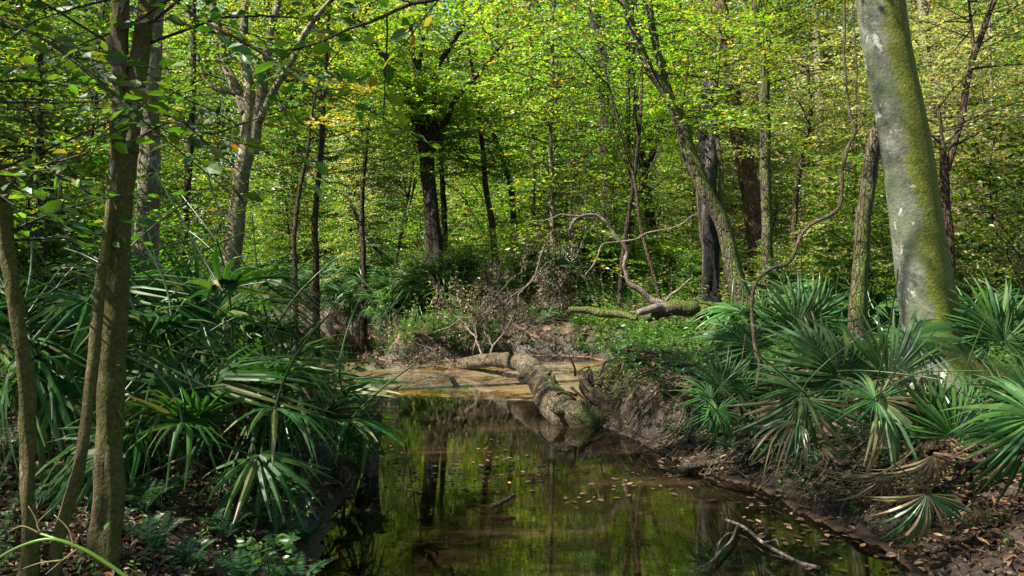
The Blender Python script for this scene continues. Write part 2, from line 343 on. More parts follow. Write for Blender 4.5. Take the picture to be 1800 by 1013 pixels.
# ------------------------------------------------------------------ foliage generators
def spray(B, p0, d, L, r0, ls, g, sub=.10, gap=.042, droop=.12, tm=T_R, lm=0, tw=1, sl=.6, lvl=.3, fine=False, dens=1., nj=.6):
    """one leafy branch: a curved twig, side twigs in a near-level plane, alternate leaves"""
    k = 6; t = np.linspace(0, 1, k)[:, None]; d = nrm(d)
    path = p0+d*L*t+np.array([0, 0, -droop*L])*t**2+np.cumsum(g.normal(0, .028*L, (k, 3)), 0)*t
    B.tube(path, np.linspace(r0, .0016, k), 4 if r0 < .02 else 6, tw, cap=False)
    ns = max(3, int(L/sub)); h = nrm([d[0], d[1], d[2]*.6+1e-3]); sd = nrm(np.cross([0, 0, 1.], h)+1e-6)
    Ps = []; Ds = []; Ns = []
    for i in range(ns):
        tt = .12+.88*(i+g.random()*.6)/ns; q = tt*(k-1); a = min(int(q), k-2); p = path[a]+(path[a+1]-path[a])*(q-a)
        an = R(g.uniform(38, 70))*(1 if i % 2 else -1)*(1-.5*tt)
        dd = nrm(h*math.cos(an)+sd*math.sin(an)+np.array([0, 0, g.normal(.0, lvl*.5)]))
        l = sl*(1.15-.65*tt)*g.uniform(.55, 1.15)*min(1, L/1.0+.35); m = max(3, int(l/gap*dens))
        s = np.linspace(.08, 1, m)[:, None]
        pts = p+dd*l*s+np.array([0, 0, -.14*l])*s**2+g.normal(0, .008, (m, 3))
        if fine: B.tube(np.vstack([p, pts[::2], pts[-1:]]), np.linspace(.0022, .0009, len(pts[::2])+2), 3, tw, cap=False)
        up = nrm(np.array([g.normal(0, .25), g.normal(0, .25), 1.]))
        sdd = nrm(np.cross(up, dd)); sg = np.where(np.arange(m) % 2, 1., -1.)[:, None]
        ld = dd*.75+sdd*sg*.75+g.normal(0, .22, (m, 3)); ld[-1] = dd
        Ps.append(pts); Ds.append(ld); Ns.append(up+g.normal(0, nj, (m, 3)))
    Ps = np.concatenate(Ps)
    B.leaves(Ps, np.concatenate(Ds), np.concatenate(Ns), ls*g.uniform(.65, 1.15, len(Ps)), tm, lm)

def tree_mesh(seed, Ht, r, h0, n, Lmax, ls, leaf, bark, curve=.3, up=(5, 45), top=.35, sub=.11, gap=.045, dens=1., limbs=0):
    g = np.random.default_rng(seed); B = MB(); C = MB()
    k = 9; z = np.linspace(0, Ht, k); az = g.random()*6.3
    path = np.stack([curve*np.sin(z/Ht*2.2)*math.cos(az)+np.cumsum(g.normal(0, .035, k)), curve*np.sin(z/Ht*2.2)*math.sin(az)+np.cumsum(g.normal(0, .035, k)), z-.15], 1)
    path, rad = smoothpath(path, r*(1.0-.82*(z/Ht)**.9), 3); rad[0] *= 1.5; rad[1] *= 1.15
    B.tube(path, rad, 9 if r > .06 else 6, 0)
    stems = [(path, rad)]
    for i in range(limbs):
        t0 = g.uniform(.3, .65); a = int(t0*(len(path)-1)); aa = g.random()*6.3; L = Ht*(1-t0)*.7
        d = nrm([math.cos(aa)*.5, math.sin(aa)*.5, 1]); tt = np.linspace(0, 1, 7)[:, None]
        lp = path[a]+d*L*tt+g.normal(0, .05, (7, 3))*tt+np.array([math.cos(aa), math.sin(aa), 0])*.25*L*tt**2
        lr = np.linspace(rad[a]*.75, .01, 7); B.tube(lp, lr, 7, 0, cap=False); stems.append((lp, lr))
    for i in range(n):
        f = (i+g.random())/n; hh = h0+(Ht-h0)*f
        st = stems[g.integers(len(stems))]; zz = st[0][:, 2]
        if hh > zz[-1] or hh < zz[0]: st = stems[0]; zz = st[0][:, 2]
        p = np.array([np.interp(hh, zz, st[0][:, c]) for c in range(3)])
        a = i*2.4+g.normal(0, .5); el = R(g.uniform(*up)); L = Lmax*(1-(1-top)*f)*g.uniform(.45, 1.05)
        d = np.array([math.cos(a)*math.cos(el), math.sin(a)*math.cos(el), math.sin(el)])
        spray(C, p, d, L, max(.005, .011*L), ls, g, sub=sub, gap=gap, droop=g.uniform(.05, .35), dens=dens)
    return B.mesh('trunk', bark, smooth=True), C.mesh('crown', [leaf, M['twig']])
def proto(label, group, *a, **k):
    t, c = tree_mesh(*a, **k); r = thing('young_tree', label, 'tree', (0, -60, 0), 0, group)
    link('trunk', t, r); link('crown', c, r); note(r); return r

# ------------------------------------------------------------------ traced trees
EXTRA = []
def traced(name, label, cat, stems, bark, leaf=None, crown=None, seed=1, sides=14, rough=.06, base_flare=1.35, group=None, rf=None, jag=0, under=.35, n=7, wob=1.):
    """stems: lists of (u, v, width_px, Y); first is the trunk and is carried down into the soil"""
    g = np.random.default_rng(seed); base = None; B = MB(); res = []
    for si, st in enumerate(stems):
        pts = [P(u, v, y) for u, v, w, y in st]; rad = [w/2/F*y/math.hypot(1, (u-900)/F) for u, v, w, y in st]
        if si == 0:
            x, y = pts[0][0], pts[0][1]; zb = H(x, y); pts.insert(0, np.array([x, y, min(pts[0][2]-.05, zb)-under])); rad[0] = rad[0]; rad.insert(0, rad[0]*base_flare); base = np.array([x, y, zb])
        p, r = smoothpath(pts, rad, n)
        p = p+np.stack([fbm(p[:, 2]*1.7, p[:, 1]*0+si, seed)-.47, fbm(p[:, 2]*1.7, p[:, 1]*0+si+9, seed)-.47, p[:, 2]*0], 1)*np.minimum(r, .09)[:, None]*wob
        def rr(t, dirs, pp, r0=rf): 
            a = np.arctan2(dirs[:, 1], dirs[:, 0]); ca, sa = np.cos(a)*1.2+9, np.sin(a)*1.2+pp[2]*1.4*(.12/max(r.max(), .03)); w = 1+rough*1.6*(2*vn(ca, sa, seed)-1)+rough*.9*(2*vn(ca*2.7, sa*2.7, seed+3)-1)
            return w*(r0(t, a, pp) if r0 else 1)
        B.tube(p, r, sides if r.max() > .02 else 7, 0, rf=rr, jag=jag if si == 0 else 0); res.append((p, r))
    if crown:
        root = thing(name, label, cat, base, 0, group)
        B.build('trunk', bark, root, base, smooth=True); C = MB()
        cr = dict(crown); nn = cr.pop('n'); L0, L1 = cr.pop('L'); vmin = cr.pop('z', 2.); ls = cr.pop('ls', .065); el = cr.pop('el', (-5, 40)); azr = cr.pop('az', None)
        for i in range(nn):
            p, r = res[g.integers(len(res))]; ok = np.nonzero(p[:, 2] > vmin)[0]
            if len(ok) == 0: p, r = res[0]; ok = np.nonzero(p[:, 2] > vmin)[0]
            if len(ok) == 0: continue
            a = ok[g.integers(len(ok))]; an = g.random()*6.3 if azr is None else R(g.uniform(*azr)); e = R(g.uniform(*el)); L = g.uniform(L0, L1)
            spray(C, p[a], np.array([math.cos(an)*math.cos(e), math.sin(an)*math.cos(e), math.sin(e)]), L, min(r[a]*.6, .006*L+.0022), ls, g, **cr)
        C.build('crown', [leaf or M['mid'], M['twig']], root, base)
        return root, res, base
    o = B.build(name, bark, None, base, smooth=True); tag(o, label, cat, group)
    return o, res, base

C1 = dict(n=26, L=(.7, 2.2), z=3.2, ls=.075)
# the big leaning beech on the right bank
def beech_rf(t, a, p):
    h = max(0, p[2]-.35)
    return 1+.30*math.exp(-h/.38)*np.cos(4*a+1.0)*.8+.16*math.exp(-h/.9)*np.cos(3*a-.4)+.05*np.cos(2*a+.3)+.05*np.exp(-((a-1.1)/.18)**2)*1.2-.07*np.exp(-((a+.55)/.10)**2)*math.exp(-((p[2]-1.5)/1.1)**2)
BE = 7.2
beech, bres, _ = traced('beech_tree', 'massive smooth grey beech leaning above the palmettos, moss down one side and pale lichen', 'tree',
 [[(1672,672,132,BE),(1652,620,112,BE),(1638,560,104,BE),(1626,490,98,BE),(1613,400,92,BE),(1601,300,90,BE),(1583,200,86,BE),(1562,100,84,BE),(1546,0,83,BE),(1530,-120,84,BE),(1510,-300,76,BE+.1),(1490,-520,66,BE+.2),(1470,-800,50,BE+.3)],
  [(1512,-290,50,BE),(1590,-430,38,BE+.1),(1700,-600,26,BE)], [(1497,-460,44,BE),(1400,-600,34,BE-.4),(1270,-720,24,BE-.9)]],
 M['beech'], M['mid'], dict(n=120, L=(1.0, 2.6), z=5.0, ls=.085), 3, 44, .0, 1.25, rf=beech_rf, n=12, wob=.3)
# near left trees
LAST = traced('forked_tree', 'brown mossy tree standing close on the near left bank, forking high up', 'tree',
 [[(188,985,60,3.5),(190,900,58,3.5),(197,780,52,3.5),(205,640,50,3.5),(212,500,48,3.5),(219,400,46,3.5),(224,300,48,3.5),(226,240,48,3.5),(218,160,32,3.5),(214,80,31,3.5),(212,0,30,3.48),(205,-120,28,3.45),(190,-300,24,3.4)],
  [(230,270,36,3.5),(244,190,32,3.52),(254,90,31,3.55),(262,0,30,3.6),(275,-120,27,3.65),(300,-300,22,3.7)]],
 M['bark_near'], M['mid'], dict(n=34, L=(.5, 1.3), z=2.55, ls=.075, tm=T_L, fine=True, sub=.13, gap=.06, sl=.3), 7, 24, .13, 1.35, n=11, wob=2.)
ft_, fres, fb_ = LAST
g = np.random.default_rng(3); C = MB(); p, r = fres[0]; idx = g.integers(6, len(p), 42); an = g.random(42)*6.3
out_ = np.stack([np.cos(an), np.sin(an), 0*an], 1); C.leaves(p[idx]+out_*(r[idx]+.004)[:, None], out_*.7+g.normal(0, .4, (42, 3))+[0, 0, -.2], out_*.3+g.normal(0, .5, (42, 3))+[0, 0, .8], g.uniform(.03, .062, 42), T_L, 0)
C.build('trunk_leaves', [M['herb']], ft_, fb_)
traced('slender_tree', 'thin pale lichen spotted stem leaning against the brown forked tree', 'tree',
 [[(100,985,26,3.25),(118,900,25,3.28),(140,820,24,3.3),(155,720,23,3.33),(165,620,22,3.36),(176,500,20,3.4),(192,380,16,3.44),(200,300,14,3.45),(196,200,12,3.4)]],
 M['bark_near'], None, None, 9, 14, .08, 1.2, n=8)
traced('slender_tree', 'knobbly brown young trunk at the near left edge, beside a taller forked tree', 'tree',
 [[(52,985,32,3.2),(50,900,31,3.2),(46,780,30,3.2),(40,640,28,3.2),(28,520,27,3.2),(16,430,28,3.2),(8,375,34,3.2),(-8,300,24,3.2),(-30,180,22,3.2),(-45,0,20,3.2),(-60,-200,14,3.2)]],
 M['bark_near'], M['mid'], dict(n=16, L=(.4, 1.1), z=1.7, ls=.07, tm=T_L, fine=True, sub=.13, gap=.06, sl=.28), 12, 16, .2, 1.3, n=9, wob=2.)
traced('woodland_tree', 'stout grey trunk half hidden behind the near forked tree', 'tree',
 [[(256,470,46,9.5),(258,400,44,9.5),(262,300,42,9.5),(266,180,38,9.5),(270,40,36,9.5),(272,-200,30,9.5),(268,-500,22,9.5)]], M['bark_grey'], M['mid'], dict(C1, z=3.0, n=16, az=(60, 150)), 14, 14, .05)
traced('woodland_tree', 'pale sunlit trunk splitting into several limbs left of the creek', 'tree',
 [[(402,500,34.0,14.2),(410,430,32.3,14.2),(420,360,30.6,14.2),(430,290,28.9,14.2),(436,220,27.2,14.2),(438,160,20.4,14.2),(428,90,15.3,14.2),(432,0,12.8,14.2),(440,-150,8.5,14.2)],
  [(444,270,22.1,14.2),(454,200,18.7,14.1),(466,130,16.1,14.0),(474,60,14.4,14.0),(490,0,12.8,14.0),(510,-120,9.3,14.0)],
  [(452,215,15.3,14.1),(478,165,12.8,14.0),(512,110,11.0,13.8),(545,45,10.2,13.7),(600,-20,7.6,13.5)],
  [(436,200,20.4,14.2),(412,150,18.7,14.3),(392,100,17.0,14.4),(384,50,15.3,14.4),(372,0,13.6,14.4),(360,-120,10.2,14.4)],
  [(425,165,11.9,14.2),(370,150,8.5,14.2),(345,90,7.6,14.2),(330,20,6.8,14.2)]],
 M['bark_grey'], M['bright'], dict(C1, z=2.6, n=44, az=(30, 200)), 15, 14, .06)
traced('woodland_tree', 'thin straight stem between the stout grey trunk and the many limbed tree', 'tree',
 [[(324,460,14,14),(325,380,14,14),(332,300,13,14),(338,200,12,14),(340,60,10,14),(345,-150,7,14)]], M['bark_brown'], M['bright'], dict(C1, z=2.2, n=30), 16, 8)
traced('woodland_tree', 'thin dark stem rising behind the palm clump at far left', 'tree',
 [[(74,460,12,8),(75,350,12,8),(74,200,11,8),(70,60,10,8),(68,-200,8,8)]], M['bark_dark'], M['bright'], dict(C1, z=1.9, n=34), 17, 8)
# the dark multi-stemmed tree in the middle
traced('twin_stemmed_tree', 'dark double stemmed tree spreading into a fan of limbs in the middle of the woods', 'tree',
 [[(763,488,26,17),(760,430,24,17),(756,370,22,17),(750,310,20,17),(743,250,20,17),(728,205,16,17),(712,170,15,17),(695,130,13,16.9),(668,90,11,16.8),(640,50,9,16.7),(600,0,7,16.5)],
  [(772,485,18,16.9),(768,420,16,16.9),(762,350,15,16.9),(757,290,15,17),(757,250,15,17),(752,200,12,17),(742,150,11,17),(728,100,9,17),(720,20,7,17)],
  [(758,262,15,17),(764,220,14,17),(762,170,11,17.1),(770,120,10,17.2),(800,70,8,17.2),(830,20,6,17.2)],
  [(760,255,12,17),(782,215,11,16.8),(800,175,9,16.6),(840,130,7,16.5),(880,80,6,16.4)],
  [(746,235,12,17),(738,190,11,17.1),(735,130,9,17.2),(745,60,7,17.3),(750,-60,5,17.3)]],
 M['bark_dark'], M['bright'], dict(C1, z=3.7, n=120, L=(.8, 2.6), ls=.10), 18, 11, .05)
traced('leaning_mossy_tree', 'mossy two stemmed tree leaning across the gap beside the charred snag', 'tree',
 [[(1324,578,36,11),(1304,523,32,11),(1286,449,28,11),(1272,399,26,11),(1247,350,26,11),(1222,300,27,11),(1205,255,27,11),(1196,215,24,11),(1172,165,17,11),(1145,125,16,11),(1122,75,15,11),(1104,30,14,11),(1088,-20,13,11),(1050,-160,10,11)],
  [(1200,235,20,11),(1186,190,17,11.1),(1168,140,15,11.2),(1154,90,14,11.3),(1143,30,13,11.3),(1135,-40,12,11.4),(1120,-200,9,11.4)],
  [(1266,385,11,11),(1268,300,9,11.1),(1258,200,8,11.2),(1264,80,7,11.3)]],
 M['bark_mossy'], M['bright'], dict(C1, z=3.4, n=46), 19, 14, .06)
# charred snag
sn, _, _ = traced('dead_snag', 'weathered grey and charred dead snag with a broken jagged top', 'dead tree',
 [[(1247,535,40,12.6),(1245,480,36,12.6),(1243,420,34,12.6),(1241,350,31,12.6),(1241,290,29,12.6),(1242,230,26,12.6),(1245,185,23,12.6),(1246,160,20,12.6)]],
 M['snag'], None, None, 20, 18, .22, 1.2, jag=.28, n=8)
for (lab, st, bk, cr, sd) in [
 ('rough brown trunk rising behind the mossy leaning tree, right of the charred snag', [[(1340,500,40,17),(1332,430,37,17),(1322,360,35,17),(1310,290,33,17),(1297,210,30,17),(1284,120,27,17),(1272,40,25,17),(1262,-40,23,17),(1250,-260,18,17)]], 'bark_red', ('pale', 3.8, 50), 21),
 ('straight mossy trunk forking near the top, beside the rough brown trunk', [[(1352,530,24,13.5),(1350,460,22,13.5),(1347,380,20,13.5),(1345,300,19,13.5),(1345,200,18,13.5),(1344,130,17,13.5),(1332,70,11,13.5),(1325,0,10,13.5),(1318,-100,8,13.5)],[(1344,140,12,13.5),(1352,70,9,13.5),(1380,0,8,13.5)]], 'bark_mossy', ('bright', 3.2, 40), 22),
 ('crooked mossy stem leaning into the big beech', [[(1508,560,34,8.6),(1512,500,30,8.6),(1516,430,29,8.6),(1520,370,27,8.6),(1528,310,27,8.6),(1538,260,25,8.5),(1550,205,20,8.4),(1566,150,13,8.2)]], 'bark_mossy', None, 23),
 ('dark trunk right of the beech sending one long limb up into the light', [[(1668,470,22,10),(1666,400,20,10),(1663,340,19,10),(1660,290,17,10),(1655,240,8,10),(1650,190,6,10)],[(1663,300,13,10),(1680,240,13,10),(1694,190,13,10),(1702,130,13,10),(1722,70,12,10),(1740,20,11,10),(1762,-40,10,10),(1790,-200,8,10)],[(1712,110,8,10),(1708,50,6,10),(1700,-20,5,10)]], 'bark_brown', ('pale', 3.0, 34), 24),
 ('straight brown trunk in mid wood behind the bare curved dead limb', [[(1076,480,32,21),(1073,420,30,21),(1070,350,28,21),(1067,280,26,21),(1064,200,24,21),(1056,120,22,21),(1046,20,20,21),(1040,-140,16,21)]], 'bark_brown', ('mid', 4.2, 50), 25),
 ('dark trunk with a side limb left of the charred snag', [[(1155,500,24,18),(1150,450,22,18),(1143,400,20,18),(1136,350,19,18),(1130,300,17,18),(1124,230,14,18),(1115,150,12,18),(1110,40,10,18),(1105,-140,7,18)],[(1134,310,12,18),(1148,265,10,18),(1162,220,8,18),(1175,150,6,18)]], 'bark_dark', ('bright', 4.0, 46), 26),
 ('thin stem just left of the dark trunk with the side limb', [[(1112,500,12,17),(1110,420,11,17),(1108,330,10,17),(1104,240,9,17),(1104,120,8,17),(1100,-60,6,17)]], 'bark_brown', ('mid', 3.8, 30), 27),
 ('slim curved stem between the twin stemmed tree and the bare dead limb', [[(872,500,13,18),(868,430,12,18),(862,380,11,18),(853,320,10,18),(848,260,9,18),(838,170,7,18),(820,60,5,18)]], 'bark_brown', ('mid', 3.4, 36), 28),
 ('slim dark stem leaning over just right of the slim curved one', [[(910,480,13,19),(906,420,12,19),(900,350,11,19),(888,290,9,19),(865,230,8,19),(840,180,6,19)]], 'bark_dark', ('mid', 3.4, 30), 29),
 ('pair of close thin stems deep in the wood left of the straight brown trunk', [[(940,480,10,22),(938,380,9,22),(936,280,9,22),(932,160,7,22),(930,0,6,22)],[(955,480,8,22),(965,380,8,22),(970,260,7,22),(980,120,6,22)]], 'bark_brown', ('mid', 4.6, 34), 30),
 ('grey trunk deep in the bright wood left of the crooked mossy stem', [[(1444,470,20,22),(1444,380,18,22),(1442,290,17,22),(1440,180,15,22),(1436,60,14,22),(1430,-100,11,22)]], 'bark_grey', ('pale', 5, 44), 31),
 ('leaning dark sapling low over the creek bend', [[(708,495,11,20),(690,470,10,20),(668,445,9,20),(648,420,8,20),(632,395,7,20),(615,350,5,20)]], 'bark_dark', ('mid', 1.9, 26), 32),
 ('slim trunk right of the twin stemmed tree, close against it', [[(786,498,12,18.5),(784,430,11,18.5),(780,360,10,18.5),(776,290,8,18.5),(778,200,7,18.5),(790,80,5,18.5)]], 'bark_dark', ('bright', 3.4, 30), 33),
 ('thin dark stem reaching up between the grey trunk and the big beech', [[(1398,500,13,15),(1396,420,11,15),(1400,340,10,15),(1412,260,9,15),(1425,200,8,15),(1418,100,6,15)]], 'bark_brown', ('pale', 3.3, 36), 34),
 ('pale trunk far behind the beech on its right', [[(1700,480,26,19),(1690,380,24,19),(1672,280,23,19),(1655,200,22,19),(1640,130,22,19),(1625,60,20,19),(1615,-60,18,19)]], 'bark_grey', ('pale', 4.5, 46), 35),
 ('slender pale sapling at the far right among light leaves', [[(1756,500,9,13),(1752,400,8,13),(1748,280,7,13),(1742,160,6,13),(1738,20,5,13)]], 'bark_grey', ('pale', 2.2, 34), 36),
 ('slim mossy stem between the creek bend and the many limbed tree', [[(556,470,12,15),(552,400,11,15),(560,320,10,15),(566,230,9,15),(572,120,7,15),(580,0,6,15)]], 'bark_brown', ('bright', 2.6, 40), 37),
 ('thin leaning stem above the creek bend left of the twin stemmed tree', [[(640,480,10,18),(636,400,9,18),(640,300,8,18),(648,200,7,18),(652,80,5,18)]], 'bark_brown', ('mid', 3., 40), 38),
 ]:
    traced('woodland_tree', lab, 'tree', st, M[bk], M[cr[0]] if cr else None, dict(n=cr[2], L=(.7, 2.3), z=cr[1], ls=.08) if cr else None, sd, 10)

# hanging vine
def liana(name, label, cat, pts, mat, parent=None, n=8, sides=8):
    pts = [(u, v, w*.78, y) for u, v, w, y in pts]; B = MB(); p, r = smoothpath([P(u, v, y) for u, v, w, y in pts], [w/2/F*y for u, v, w, y in pts], n)
    p = p+(np.stack([vn(p[:, 2]*5, p[:, 0]*5, 1), vn(p[:, 2]*5, p[:, 0]*5, 2), vn(p[:, 2]*5, p[:, 0]*5, 3)], 1)-.5)*.06
    B.tube(p, r*(1+.9*(vn(np.arange(len(p))*.7, 0*p[:, 0], 5)-.5)), sides); o = B.build(name, mat, parent, p[0] if parent is None else (0, 0, 0), smooth=True)
    if parent is None: tag(o, label, cat)
    return o
liana('hanging_vine', 'woody vine looping up from the palmettos towards the canopy beside the beech', 'vine',
 [(1336,690,9,6.3),(1332,610,9,6.3),(1328,550,9,6.3),(1331,510,9,6.3),(1345,484,9,6.3),(1385,462,9,6.3),(1405,425,9,6.3),(1425,402,8,6.3),(1465,376,8,6.3),(1478,340,8,6.3),(1476,300,8,6.3),(1490,262,7.5,6.3),(1508,232,7,6.3),(1498,190,6.5,6.3),(1490,130,6,6.3),(1484,60,6,6.3),(1486,0,6,6.3),(1480,-200,5,6.3)], M['vine'])
liana('hanging_vine', 'thin dark vine dangling beside the looping woody vine', 'vine',
 [(1500,-150,3,6.6),(1498,0,3,6.6),(1504,80,3,6.6),(1510,160,3,6.6),(1520,230,2.5,6.6),(1522,300,2,6.6)], M['vine'])

# ------------------------------------------------------------------ fallen wood
fl = thing('fallen_log', 'thick fallen trunk arching out of the bank over the water, mossy near its root end', 'log', P(1010,740,8.3))
o0 = np.array(P(1010,740,8.3))
B = MB(); pts = [(1085,748,46,8.5),(1050,742,62,8.35),(1010,738,74,8.3),(975,712,66,8.7),(958,684,54,9.3),(940,656,46,10.0),(915,637,37,10.8),(875,633,30,11.6),(835,637,27,12.2),(800,645,23,12.7),(775,655,17,13)]
p, r = smoothpath([P(u, v, y) for u, v, w, y in pts], [w/2/F*y for u, v, w, y in pts], 8)
def lrf(t, d, pp):
    a = np.arctan2(d[:, 2], d[:, 0]); return 1+.10*(2*vn(a*1.6+5, t*22+0*a, 3)-1)+.05*np.sin(t*95+2*np.sin(a))
B.tube(p, r*.88, 22, 0, rf=lrf)
gk = np.random.default_rng(4)
for k in range(9):
    a = int(gk.integers(14, len(p)-4)); e = nrm([gk.normal(0, .5), gk.normal(0, .4), gk.uniform(.1, .9)]); B.tube(np.array([p[a], p[a]+e*r[a]*1.25, p[a]+e*(r[a]*1.3+gk.uniform(.03, .12))]), [r[a]*.3, r[a]*.2, r[a]*.1], 7, 0)
B.build('trunk', M['log'], fl, o0, smooth=True)
def rootpiece(pts, mat, par, org, nm='root', sides=10):
    B = MB(); p, r = smoothpath([P(u, v, y) for u, v, w, y in pts], [w/2/F*y for u, v, w, y in pts], 7)
    p = p+(np.stack([vn(p[:, 2]*7, p[:, 0]*7, 1), vn(p[:, 2]*7, p[:, 0]*7, 2), vn(p[:, 2]*7, p[:, 0]*7, 3)], 1)-.5)*.05
    B.tube(p, r, sides, rf=lrf); return B.build(nm, mat, par, org, smooth=True)
rootpiece([(1020,655,10,8.7),(1032,680,22,8.5),(1050,695,26,8.35),(1072,720,26,8.3),(1080,755,24,8.3)], M['root'], fl, o0)
rootpiece([(1035,650,8,8.8),(1042,700,18,8.6),(1030,740,22,8.4)], M['root'], fl, o0)
rg = np.random.default_rng(77)
for i in range(16):
    u0 = rg.uniform(1000, 1070); v0 = rg.uniform(650, 720); du, dv = rg.uniform(-45, 45), rg.uniform(-45, 50); y = rg.uniform(8.3, 8.9)
    rootpiece([(u0, v0, rg.uniform(3, 7), y), (u0+du*.5+rg.uniform(-12, 12), v0+dv*.5+rg.uniform(-10, 10), 3.5, y-.05), (u0+du, v0+dv, 1.5, y-.1)], M['root'], fl, o0, sides=6)
# dead leafy top of the fallen trunk: branches, twigs and withered leaves
def deadbranch(g, B, p0, d, L, r0, lvl=0, leaves=.6):
    k = 7; t = np.linspace(0, 1, k)[:, None]; d = nrm(d); bend = g.normal(0, .22, 3)*L
    path = p0+d*L*t+bend*t**2+g.normal(0, .025*L, (k, 3))*np.minimum(t*3, 1)
    B.tube(path, np.linspace(r0, max(.0015, r0*.25), k), 5 if r0 > .006 else 3, 1, cap=False)
    if lvl < 3:
        for i in range(int(g.integers(3, 6))):
            a = g.integers(1, k); dd = nrm(d+g.normal(0, .65, 3)); deadbranch(g, B, path[a], dd, L*g.uniform(.3, .6), r0*.5, lvl+1, leaves)
    if lvl >= 2 and g.random() < leaves:
        m = int(g.integers(4, 12)); ii = g.integers(1, k, m); pp = path[ii]+g.normal(0, .02, (m, 3))
        B.leaves(pp, g.normal(0, .6, (m, 3))+[0, 0, -.6], g.normal(0, 1, (m, 3)), g.uniform(.03, .06, m), T_D, 0)
g = np.random.default_rng(5)
for (u, v, y, d, L, r0) in [(800,645,12.8,(-.6,.3,.5),1.0,.02),(830,632,12.3,(.1,.3,1),1.0,.018),(860,628,12.,(.4,.4,.9),1.1,.02),(785,652,13,(-1,-.2,.05),1.0,.02),(810,655,12.7,(.1,-.3,-.25),.5,.015),
     (850,630,12.1,(-.35,.5,.8),1.1,.018),(900,628,11.5,(.3,.6,.9),.9,.014),(790,650,12.9,(-1,-.5,.1),.9,.013)]:
    B = MB(); deadbranch(g, B, P(u, v, y), d, L, r0); B.build('dead_branch', [M['deadleaf'], M['deadtwig']], fl, o0, smooth='twig')
# brush heap on the far bank
bh = []
for i, (u, v, y, d, L, r0) in enumerate([(760,622,14.2,(.8,.2,.55),2.0,.022),(800,618,14.6,(.25,.3,1),1.5,.02),(860,612,14.7,(-.4,.2,1),1.5,.02),(905,600,14.8,(.45,.1,.9),1.6,.022),(940,606,14.8,(.1,.2,1.1),1.6,.018),
      (700,628,13.6,(1,.3,.35),1.6,.02),(850,610,15.0,(-.9,.2,.6),1.5,.018),(980,600,14.8,(-.5,.3,.9),1.5,.016)]):
    B = MB(); q = P(u+45, v, y); q[2] = max(q[2], H(q[0], q[1]))-.05; deadbranch(g, B, q, d, L*.84, r0, leaves=.7)
    o = B.build('dead_branch', [M['deadleaf'], M['deadtwig']], None, q, smooth='twig')
    tag(o, 'bare grey brown dead branch with withered leaves in the brush heap behind the fallen log', 'branch', 'dead branches heaped on the far bank')
# stub snags in the water under the log
for (a_, lab) in [((650,672,12.6),'thin bare twig trailing over the shallow silty water from the far point'),((700,655,12.9),'forked grey twig lying on the sandbar left of the log tip'),((880,660,11.2),'small dark twig resting on the sandbar under the arched log')]:
    q = P(*a_); q[2] = .015; B = MB(); g9 = np.random.default_rng(int(a_[0])); deadbranch(g9, B, q, (.9, -.4, .12), .55, .009, 1, .5); tag(B.build('fallen_twig', [M['deadleaf'], M['deadtwig']], None, q, smooth='twig'), lab, 'twig')
B = MB(); q = P(802, 690, 10.6); q[2] = -.1
B.tube(np.array([q, q+[0, .02, .12], q+[-.05, .02, .2]]), [.06, .045, .03], 10, rf=lrf, jag=.07); tag(B.build('broken_stub', M['deadwood'], None, q, smooth=True), 'short weathered stub sticking out of the silty water below the log', 'stump')
# fallen tree on the right-hand bank, with a bare limb curving up
q0 = P(1230, 545, 12)
ft = thing('fallen_tree', 'mossy fallen trunk on the far bank with a bare limb arching up from it', 'fallen tree', q0)
rootpiece([(1135,560,14,11.9),(1165,545,26,11.95),(1205,540,30,12),(1250,548,34,12.1),(1290,556,32,12.3),(1330,562,26,12.5)], M['bark_mossy'], ft, q0, 'trunk', 14)
rootpiece([(1175,540,16,12),(1150,528,13,12),(1125,512,11,12),(1102,490,10,12),(1098,465,8,12),(1102,440,7,12),(1092,425,7,12),(1072,400,6,12),(1052,382,5,12),(1030,378,4,12),(1008,392,4,12),(1000,405,3,12)], M['deadwood'], ft, q0, 'bare_limb')
rootpiece([(1180,538,20,12),(1150,543,15,11.8),(1120,551,12,11.7)], M['deadwood'], ft, q0, 'branch_stub')
rootpiece([(1092,424,4,12),(1120,418,3.4,11.9),(1160,405,3,11.8),(1195,395,2.4,11.7),(1225,376,2,11.6)], M['deadtwig'], ft, q0, 'twig', 6)
rootpiece([(1092,424,4,12),(1060,430,3,11.9),(1045,460,2.6,11.8),(1030,485,2,11.7)], M['deadtwig'], ft, q0, 'twig', 6)
rootpiece([(1170,530,5,12),(1195,505,4,11.9),(1215,490,3,11.8)], M['deadtwig'], ft, q0, 'twig', 6)
rootpiece([(1045,385,4,12),(1000,378,3,12),(960,385,2.4,12),(925,392,2,12)], M['deadtwig'], ft, q0, 'twig', 6)
o = rootpiece([(1000,545,10,13),(1050,548,16,12.9),(1090,553,14,12.7),(1120,560,8,12.5)], M['bark_mossy'], None, P(1050,548,12.9), 'fallen_limb'); tag(o, 'short mossy limb lying on the ferny bank behind the brush heap', 'branch')
# muddy upright stub on the left bank edge
B = MB(); q = P(640, 850, 6.35); q[2] = -.1
B.tube(np.array([q, q+[0, 0, .12], q+[.01, .05, .3], q+[.04, .1, .52]]), [.12, .11, .10, .085], 12, rf=lrf, jag=.12); tag(B.build('tree_stump', M['root'], None, q, smooth=True), 'rotten brown stump at the water edge under the strappy palms', 'stump')
